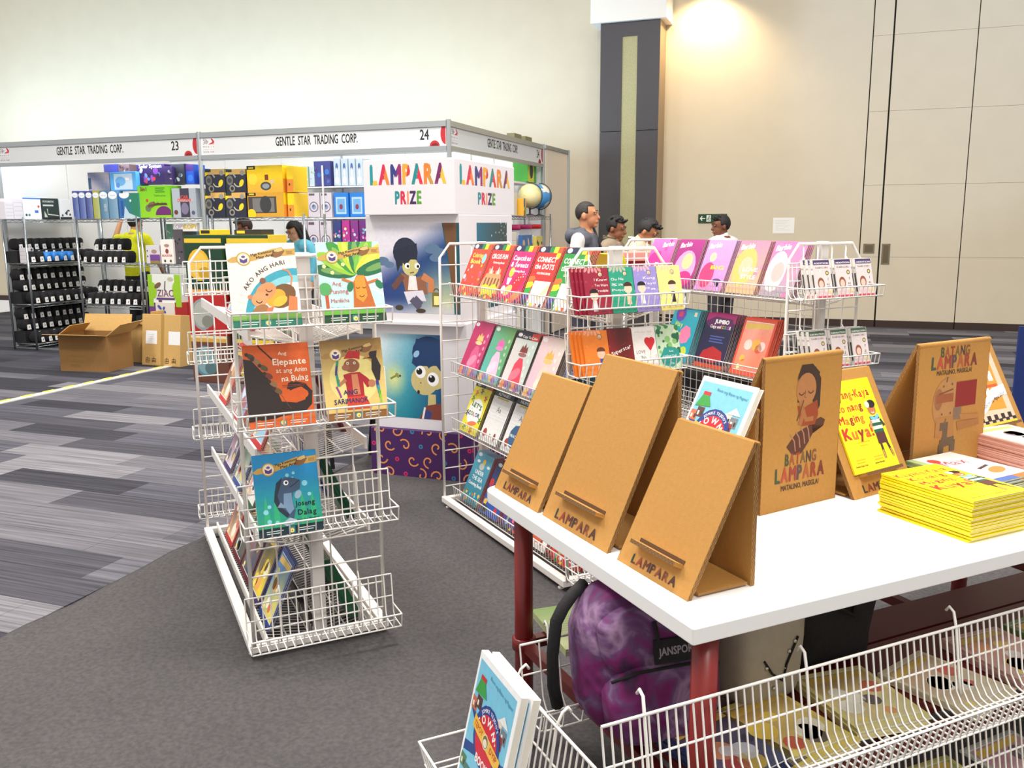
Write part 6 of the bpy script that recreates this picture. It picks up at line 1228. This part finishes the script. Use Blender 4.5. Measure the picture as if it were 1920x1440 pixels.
# small wire display with yellow books and black legs behind the near rack
sw = thing('magazine_stand', 'low wire stand on black legs seen through the near rack', 'stand', Vector((-1.2, 5.45, 0)), R(20))
mb = MB()
for i in range(12): x = i*.03; mb.tube([(x, 0, .5), (x, -.05, .34), (x, -.2, .33), (x, -.22, .38)], .003, 5)
for y, z in ((0, .5), (-.05, .34), (-.22, .38)): mb.tube([(0, y, z), (.33, y, z)], .004, 5)
mb.build('wire_tray', WIRE, sw, smooth=True)
for x in (.02, .31): MB().tube([(x, -.05, .34), (x, .1, .012)], .014, 8).build('leg', BLK, sw, smooth=True); MB().tube([(x, -.08, .34), (x, -.2, .012)], .014, 8).build('leg', BLK, sw, smooth=True)
YB = Kind('exercise_book', .14, .2, .012, (240, 226, 60), d_tale((240, 226, 60), (246, 240, 150), (230, 210, 80)))
for i in range(2): YB.put(Matrix.Translation(Vector((-1.2, 5.45, 0)) + Matrix.Rotation(R(20), 3, 'Z') @ Vector((.09+.15*i, -.14, .338))) @ Matrix.Rotation(R(20), 4, 'Z') @ Matrix.Rotation(-R(86), 4, 'X') @ Matrix.Translation(Vector((0, -.012, -.06))), ('left', 'right')[i] + ' yellow exercise book lying in the low wire stand', 'book', 'yellow exercise books in the low stand')
# globes and goods on the right shelving
def globe(u, v, z, r, col, land, label, leg):
    t = thing('globe', label, 'globe', uv(u, v, z), GRID, 'globes on the shelving'); m = bpy.data.materials.new('globe_map'); m.use_nodes = True; nt = m.node_tree; b = nt.nodes['Principled BSDF']; tc = nt.nodes.new('ShaderNodeTexCoord'); n = nt.nodes.new('ShaderNodeTexNoise'); n.inputs['Scale'].default_value = 7; rp = nt.nodes.new('ShaderNodeValToRGB'); rp.color_ramp.elements[0].position = .52; rp.color_ramp.elements[1].position = .55; rp.color_ramp.elements[0].color = (*lin(col), 1); rp.color_ramp.elements[1].color = (*lin(land), 1); nt.links.new(tc.outputs['Object'], n.inputs['Vector']); nt.links.new(n.outputs['Fac'], rp.inputs['Fac']); nt.links.new(rp.outputs['Color'], b.inputs['Base Color']); b.inputs['Roughness'].default_value = .35
    MB().ell((0, 0, leg+r), (r, r, r), nu=24, nv=16).build('sphere', m, t, smooth=True); dk = mat('globe_stand', (50, 48, 46), .4)
    MB().lathe([(.07, 0), (.07, .008), (.02, .02), (.012, .03), (.012, leg-.01), (.018, leg)], 14).build('base', dk, t, smooth=True); MB().tube([((r+.012)*math.sin(R(a)), 0, leg+r-(r+.012)*math.cos(R(a))) for a in range(0, 181, 15)], .006, 6).build('meridian', dk, t, smooth=True)
gz = TOP+.005
globe(-3.52, 10.35, gz, .145, (226, 214, 160), (206, 206, 150), 'cream coloured globe in front of the blue one', .09); globe(-3.6, 10.95, gz, .155, (70, 140, 200), (226, 220, 200), 'blue globe behind the cream one', .09)
pbox(-3.56, 9.5, gz, .5, .3, .26, (226, 214, 190), lambda c: (lines(c, .1, .7, .3, 2, .2, (190, 170, 140), .01), c.line([(.5, 0), (.5, 1)], .01, (200, 186, 160))), 'cream carton left of the globes', yaw=GRID+R(90)); pbox(-3.5, 10.06, gz, .09, .2, .2, (236, 180, 60), lambda c: (c.rect(0, .5, .5, .5, (60, 90, 160)), c.rect(.5, 0, .5, .5, (120, 180, 70)), c.rect(0, 0, .4, .3, (206, 70, 50))), 'colourful slim box in front of the cream globe', yaw=GRID+R(90))
pbox(-3.7, 10.8, 2.02, .34, .2, .28, (70, 170, 60), lambda c: (c.rect(0, 0, .7, 1, (214, 216, 50)), c.ell(.4, .5, .22, (30, 36, 30), ry=.3, n=7)), 'green and yellow box on the highest shelf at the right', yaw=GRID+R(90)); 
hs = thing('white_shelving', 'white bracket shelf high on the right inside the booth', 'shelving', uv(-3.72, 9.6, 0), GRID+R(90)); MB().box(0, 0, 1.99, 1.52, .3, 2.015).build('shelf_board', PANEL, hs)
for x in (.02, .75, 1.46): MB().box(x, .27, 0, x+.04, .3, 2.3).build('upright', PANEL, hs)
def jar(u, v, z, h, r, lid, label):
    t = thing('plastic_jar', label, 'jar', uv(u, v, z), GRID, 'clear jars on the shelving'); MB().lathe([(r*.8, 0), (r*.86, .01), (r, h*.5), (r, h)], 18).build('body', mat('clear_plastic', (214, 216, 222), .15, alpha=.45), t, smooth=True); MB().lathe([(r*1.06, h), (r*1.08, h+.05), (r*1.0, h+.055)], 18).build('lid', mat('lid_%d' % lid[0], lid, .4), t, smooth=True); MB().lathe([(r*.7, .02), (r*.8, .1), (r*.8, h*.45)], 14).build('contents', mat('jar_fill_%d' % lid[2], mixc(lid, (60, 90, 200), .6), .6), t, smooth=True)
jar(-3.68, 10.85, 1.105, .33, .13, (206, 36, 40), 'clear jar with red lid at the right end'); jar(-3.68, 10.5, 1.105, .33, .12, (196, 40, 110), 'clear jar with pink lid left of the red one'); jar(-3.68, 10.1, 1.105, .32, .11, (190, 36, 100), 'clear jar with pink lid nearest the tower')
pbox(-3.48, 9.95, 1.105, .36, .05, .26, (60, 110, 170), blobs([(206, 160, 130), (220, 190, 160), (90, 60, 50)], 7, seed=30), 'blue edged picture pack in front of the jars', yaw=GRID+R(90)); pbox(-3.47, 10.45, 1.105, .24, .05, .24, (214, 196, 100), blobs([(90, 70, 50), (60, 60, 70), (230, 210, 140)], 6, seed=31), 'yellow picture pack in front of the jars', yaw=GRID+R(90))
for i in range(3): pbox(-3.5, 9.5, 1.105+i*.1, .3, .2, .098, (236, 230, 222), None, ('lowest', 'middle', 'highest')[i] + ' cream box stacked at the shelf end', yaw=GRID+R(90), group='cream boxes')
for i, u in enumerate((10.2, 10.6)): pbox(-3.66, u, 2.503, .25, .1, .06, (120, 116, 84), None, ('left', 'right')[i] + ' small olive carton lying on top of the booth rail', yaw=GRID+R(90))
# things behind the far rack
tb2 = thing('folding_table', 'slim legged table beyond the colouring rack', 'table', Vector((1.08, 7.3, 0)), R(15)); MB().box(-.3, -.3, .97, .3, .3, 1.0).build('top', mat('pale_top', (220, 210, 200), .5), tb2)
for x in (-.26, .26):
    for y in (-.26, .26): MB().tube([(x, y, .004), (x, y, .97)], .014, 8).build('leg', CHR, tb2, smooth=True)
rbx = thing('storage_box', 'red box with pink lid on the table before the men', 'box', Vector((1.08, 7.3, 1.0)), R(15)); MB().box(-.22, -.18, 0, .22, .18, .22).build('body', mat('red_drape', (150, 26, 30), .6), rbx); bevel(MB().box(-.24, -.2, .2, .24, .2, .27).build('lid', mat('pink_top', (226, 150, 140), .5), rbx), .005)
bn = thing('rubbish_bundle', 'black plastic bundle on the carpet behind the far rack', 'bundle', Vector((1.75, 6.6, 0)), 0); pillow((0, 0, .36), (.5, .3, .36), .6, wob=.12).build('body', mat('black_plastic', (26, 24, 26), .3), bn, smooth=True); pillow((.1, 0, .7), (.14, .12, .09), .8, 12, 8, wob=.1).build('knot', MATS['black_plastic'], bn, smooth=True)
bu = thing('plastic_bin', 'red plastic bin beside the flash card baskets', 'bin', Vector((1.86, 5.75, 0)), 0); MB().lathe([(.13, 0), (.16, .46), (.175, .46), (.175, .49), (.15, .49), (.12, .02)], 20).build('body', mat('red_plastic', (176, 24, 44), .4), bu, smooth=True); MB().tube([(.176*math.cos(a*.33), .176*math.sin(a*.33), .475) for a in range(20)], .008, 6).build('rim', MATS['red_plastic'], bu, smooth=True)
bl = thing('display_banner', 'dark blue banner panel at the right edge behind the easels', 'banner', Vector((3.02, 5.2, 0)), R(-8)); MB().box(0, 0, .03, .8, .02, .88).build('panel', mat('banner_blue', (24, 46, 110), .5), bl)
for x in (.1, .7): MB().box(x-.02, -.12, .004, x+.02, .14, .03).build('foot', mat('grey_foot', (90, 90, 94), .5), bl)
# ------------------------------------------------------------------ people
def filt(mb, keep):
    f2 = []; m2 = []
    for f, m in zip(mb.f, mb.m):
        c = sum((Vector(mb.v[i]) for i in f), Vector())/len(f)
        if keep(c): f2.append(f); m2.append(m)
    mb.f = f2; mb.m = m2; return mb
def blend(o, vox, it=6):
    m = o.modifiers.new('blend', 'REMESH'); m.mode = 'VOXEL'; m.voxel_size = vox; m.use_smooth_shade = True
    s = o.modifiers.new('smooth', 'SMOOTH'); s.iterations = it; s.factor = .5; return o
def person(label, loc, yaw, h, skin, hair_c, shirt_c, sleeve_c, trouser_c, arms, head=(0, 0), hair='short', sleeves=True, lean=0, extras=None, build=1.0):
    """stands on the origin and looks to -y; arms: (elbow, wrist) for each side in metres; head = (nod, turn)"""
    t = thing('person', label, 'person', loc, yaw, 'people beyond the racks'); k = h/1.7; S = mat('skin_%d' % skin[0], skin, .55)
    sh = 1.4*k; hip = .9*k; neck = Vector((0, -.0 - lean*.5, 1.46*k)); HC = Vector((0, -.02-lean*.62, h-.118))
    HM = Matrix.Rotation(head[1], 3, 'Z') @ Matrix.Rotation(head[0], 3, 'X'); nb = neck + Vector((0, 0, .02))
    def hp(p): return nb + HM @ (Vector(p) + HC - nb)
    b = MB(); b.cap((0, 0, hip), (0, -lean*.3, 1.2*k), .13*build, .14*build); b.cap((-.1, -lean*.45, sh-.03), (.1, -lean*.45, sh-.03), .085, .085); b.cap((0, -lean*.4, 1.2*k), (0, -lean*.45, sh-.02), .13*build, .1)
    b.cap((0, -lean*.45, sh), hp((0, .012, -.05)), .056, .054)
    b.ell(hp((0, .008, .022)), (.073, .093, .095), HM); b.ell(hp((0, -.028, -.04)), (.056, .064, .07), HM); b.cap(hp((0, -.088, .015)), hp((0, -.108, -.022)), .01, .015); b.ell(hp((0, -.074, -.088)), (.024, .022, .02), HM)
    for s in (-1, 1): b.ell(hp((s*.077, .012, -.01)), (.012, .02, .032), HM); b.ell(hp((s*.03, -.082, .032)), (.026, .014, .012), HM)
    b.ell(hp((0, -.092, -.056)), (.024, .014, .012), HM)
    for s, (el, wr) in zip((-1, 1), arms):
        S0 = Vector((s*.185*build, -lean*.45, sh-.03)); el = Vector(el); wr = Vector(wr); b.cap(S0, el, .05, .04); b.cap(el, wr, .04, .028); d = (wr-el).normalized(); side = d.cross(Vector((0, -1, .2))).normalized(); b.cap(wr, wr+d*.07, .03, .034)
        for q in range(4): f0 = wr + d*.08 + side*(.027-.018*q); ln = (.062, .074, .07, .055)[q]; b.cap(f0, f0+d*ln*.55+Vector((0, -.004, 0)), .0095, .009); b.cap(f0+d*ln*.55+Vector((0, -.004, 0)), f0+d*ln+Vector((0, -.018, -.004)), .009, .008)
        b.cap(wr+d*.03+side*.03, wr+d*.08+side*.055, .012, .009)
    for s in (-1, 1): b.cap((s*.085, 0, hip), (s*.1, -.01, .48*k), .085, .055); b.cap((s*.1, -.01, .48*k), (s*.1, .02, .09), .056, .038); b.cap((s*.1, .02, .05), (s*.105, -.13, .035), .036, .032)
    blend(b.build('body', S, t, smooth=True), .0075, 5)
    c = MB(); c.cap((0, 0, hip-.02), (0, -lean*.3, 1.18*k), .15*build, .158*build); c.cap((0, -lean*.3, 1.18*k), (0, -lean*.45, sh-.06), .156*build, .125); c.cap((-.12*build, -lean*.45, sh-.035), (.12*build, -lean*.45, sh-.035), .093, .093); c.cap((0, -lean*.45, sh-.0), (0, -lean*.5+.004, sh+.05), .07, .062)
    sl = MB()
    for s, (el, wr) in zip((-1, 1), arms):
        S0 = Vector((s*.185*build, -lean*.45, sh-.03)); el = Vector(el); wr = Vector(wr); e2 = S0.lerp(el, .8) if not sleeves else el
        tgt = sl if sleeve_c else c; tgt.cap(S0, e2, .066, .056)
        if sleeves: tgt.cap(el, wr, .055, .042)
    def cloth(mb, nm, col): return blend(mb.build(nm, mat('cloth_%d_%d_%d' % col, col, .85, var=.06, scale=30, bump=.15, bscale=60), t, smooth=True), .012, 4)
    cloth(c, 'shirt', shirt_c)
    if sleeve_c: cloth(sl, 'sleeves', sleeve_c)
    c = MB(); c.cap((0, 0, hip+.02), (0, 0, hip-.08), .152*build, .15)
    for s in (-1, 1): c.cap((s*.085, 0, hip-.04), (s*.1, -.01, .48*k), .105, .078); c.cap((s*.1, -.01, .48*k), (s*.1, .015, .11), .078, .068)
    cloth(c, 'trousers', trouser_c)
    for s in (-1, 1): q = MB(); q.cap((s*.1, .03, .055), (s*.106, -.14, .045), .047, .042); q.box(s*.1-.045, -.185, .004, s*.1+.048, .08, .03); blend(q.build('shoe', mat('shoe_black', (30, 28, 28), .5), t, smooth=True), .012, 4)
    Hm = mat('hair_%d' % hair_c[0], hair_c, .6, var=.3, scale=60, bump=.6, bscale=120)
    gr = .0 if hair == 'crop' else .008; hb = MB().ell((0, .012, .03), (.075+gr, .094+gr, .094+gr*1.3), nu=32, nv=22)
    lo = -.15 if hair == 'long' else -.05
    filt(hb, lambda p: (p.y > -.02 + (0 if p.z > .02 else .045) and p.z > (lo if p.y > .05 else -.012 if abs(p.x) < .06 or p.y > .03 else .0)) or p.z > .075 - max(0, p.y)*.4)
    if hair == 'long': hb.cap((-.05, .075, .0), (-.06, .07, -.26), .05, .04); hb.cap((.05, .075, .0), (.06, .07, -.26), .05, .04); hb.cap((0, .085, .02), (0, .09, -.28), .05, .045); hb.cap((-.07, .0, .04), (-.085, .02, -.2), .022, .03); hb.cap((.07, .0, .04), (.085, .02, -.2), .022, .03)
    if hair == 'short':
        for i in range(26): a = random.uniform(0, 6.28); rr = random.uniform(.0, .075); hb.cap((rr*math.cos(a), .0+rr*math.sin(a)*1.1, .09), (rr*1.15*math.cos(a), -.012+rr*1.2*math.sin(a), .128-rr*.35), .018, .01, 6)
    hb.v = [tuple(hp(v)) for v in hb.v]; ho = hb.build('hair', Hm, t, smooth=True); sm = ho.modifiers.new('thick', 'SOLIDIFY'); sm.thickness = .004
    for s in (-1, 1):
        e = MB().ell(hp((s*.03, -.083, .018)), (.012, .009, .0055), HM, 10, 6).build('eye', mat('eye_white', (196, 186, 176), .3), t, smooth=True); MB().ell(hp((s*.03, -.0905, .018)), (.005, .003, .005), HM, 8, 5).build('iris', mat('iris_dark', (30, 20, 16), .2), e, smooth=True)
        MB().cap(hp((s*.014, -.094, .042)), hp((s*.046, -.085, .043)), .0034, .0026, 6).build('eyebrow', Hm, t, smooth=True)
    MB().ell(hp((0, -.104, -.057)), (.021, .005, .007), HM, 10, 6).build('lips', mat('lip', mixc(skin, (150, 60, 60), .4), .5), t, smooth=True)
    if extras: extras(t, k, hp)
    return t
def hang(x=.24, z=.86, y=-.03): return (((-x, .02, 1.1), (-x, y, z)), ((x, .02, 1.1), (x, y, z)))
def hood(t, k, hp):
    m = mat('hood_grey', (84, 86, 96), .9, var=.08, scale=40); mb = MB(); z = 1.42*k
    for i in range(14): a = R(-20+220*i/13); mb.ell((.1*math.cos(a), .02+.085*math.sin(a), z+.012*math.sin(a*2)), (.045, .045, .05), nu=8, nv=6)
    mb.ell((0, .12, z-.02), (.1, .06, .075), nu=10, nv=7); blend(mb.build('hood', m, t, smooth=True), .012, 4)
    MB().tube([(.15, -.1, 1.0), (.15, -.12, 1.25), (.13, -.04, 1.47), (.13, .08, 1.4), (.13, .15, 1.15)], .014, 6).build('bag_strap', mat('strap_dark', (40, 40, 44), .8), t, smooth=True)
def collar(col, stripe):
    def f(t, k, hp):
        for i in range(3):
            mb = MB(); z = 1.445*k + i*.013
            mb.tube([(.078*math.cos(R(a)), .012+.075*math.sin(R(a)), z+.014*math.sin(R(a))) for a in range(-60, 241, 20)], .0085, 6); mb.build('collar', mat('collar_%d' % (col if i % 2 == 0 else stripe)[0], col if i % 2 == 0 else stripe, .8), t, smooth=True)
    return f
SK = (190, 130, 92); DK = (30, 26, 26)
person('man with cropped hair in grey hooded vest and pale sleeves', (.65, 7.9, 0), R(68), 1.685, SK, (44, 38, 34), (84, 86, 96), (214, 210, 206), (60, 62, 74), hang(), (0, R(6)), 'crop', extras=hood)
person('man in beige jacket standing before the pale pillar strip', (1.02, 9.0, 0), R(64), 1.57, (140, 88, 60), DK, (150, 132, 112), None, (60, 56, 52), hang(), (R(14), 0), 'short', extras=collar((90, 84, 60), (120, 112, 84)))
person('man looking down in a cream jacket with white striped collar', (1.21, 8.5, 0), R(66), 1.56, (176, 116, 80), DK, (196, 186, 160), None, (70, 66, 64), (((-.24, -.02, 1.06), (-.16, -.24, 1.0)), ((.24, -.02, 1.06), (.16, -.24, 1.0))), (R(32), R(4)), 'short', lean=.05, extras=collar((236, 236, 230), (90, 90, 90)))
person('person in white shirt turned away under the exit sign', (2.38, 10.0, 0), R(-142), 1.58, (120, 72, 50), DK, (240, 236, 230), None, (54, 50, 56), hang(), (R(8), R(60)), 'short')
ym = V(248, 440, 9.35)
person('worker in bright yellow shirt reaching up inside the booth', uv(ym[0]+.04, 9.35, 0), GRID+R(176), 1.66, (206, 150, 110), DK, (238, 236, 30), None, (34, 34, 40), (((-.26, -.05, 1.14), (-.22, -.2, .95)), ((.44, -.08, 1.34), (.4, -.16, 1.58))), (R(6), 0), 'short', sleeves=False, build=1.05)
person('woman with long dark hair looking down inside the booth', uv(-6.0, 9.1, 0), GRID-R(18), 1.56, (214, 160, 124), DK, (110, 200, 226), None, (60, 60, 70), hang(), (R(26), 0), 'long')
person('person with brown hair half hidden behind the toy shelving', uv(-6.85, 9.3, 0), GRID-R(25), 1.6, (150, 92, 66), (60, 40, 32), (110, 110, 120), None, (50, 50, 56), hang(), (R(20), R(-20)), 'short')
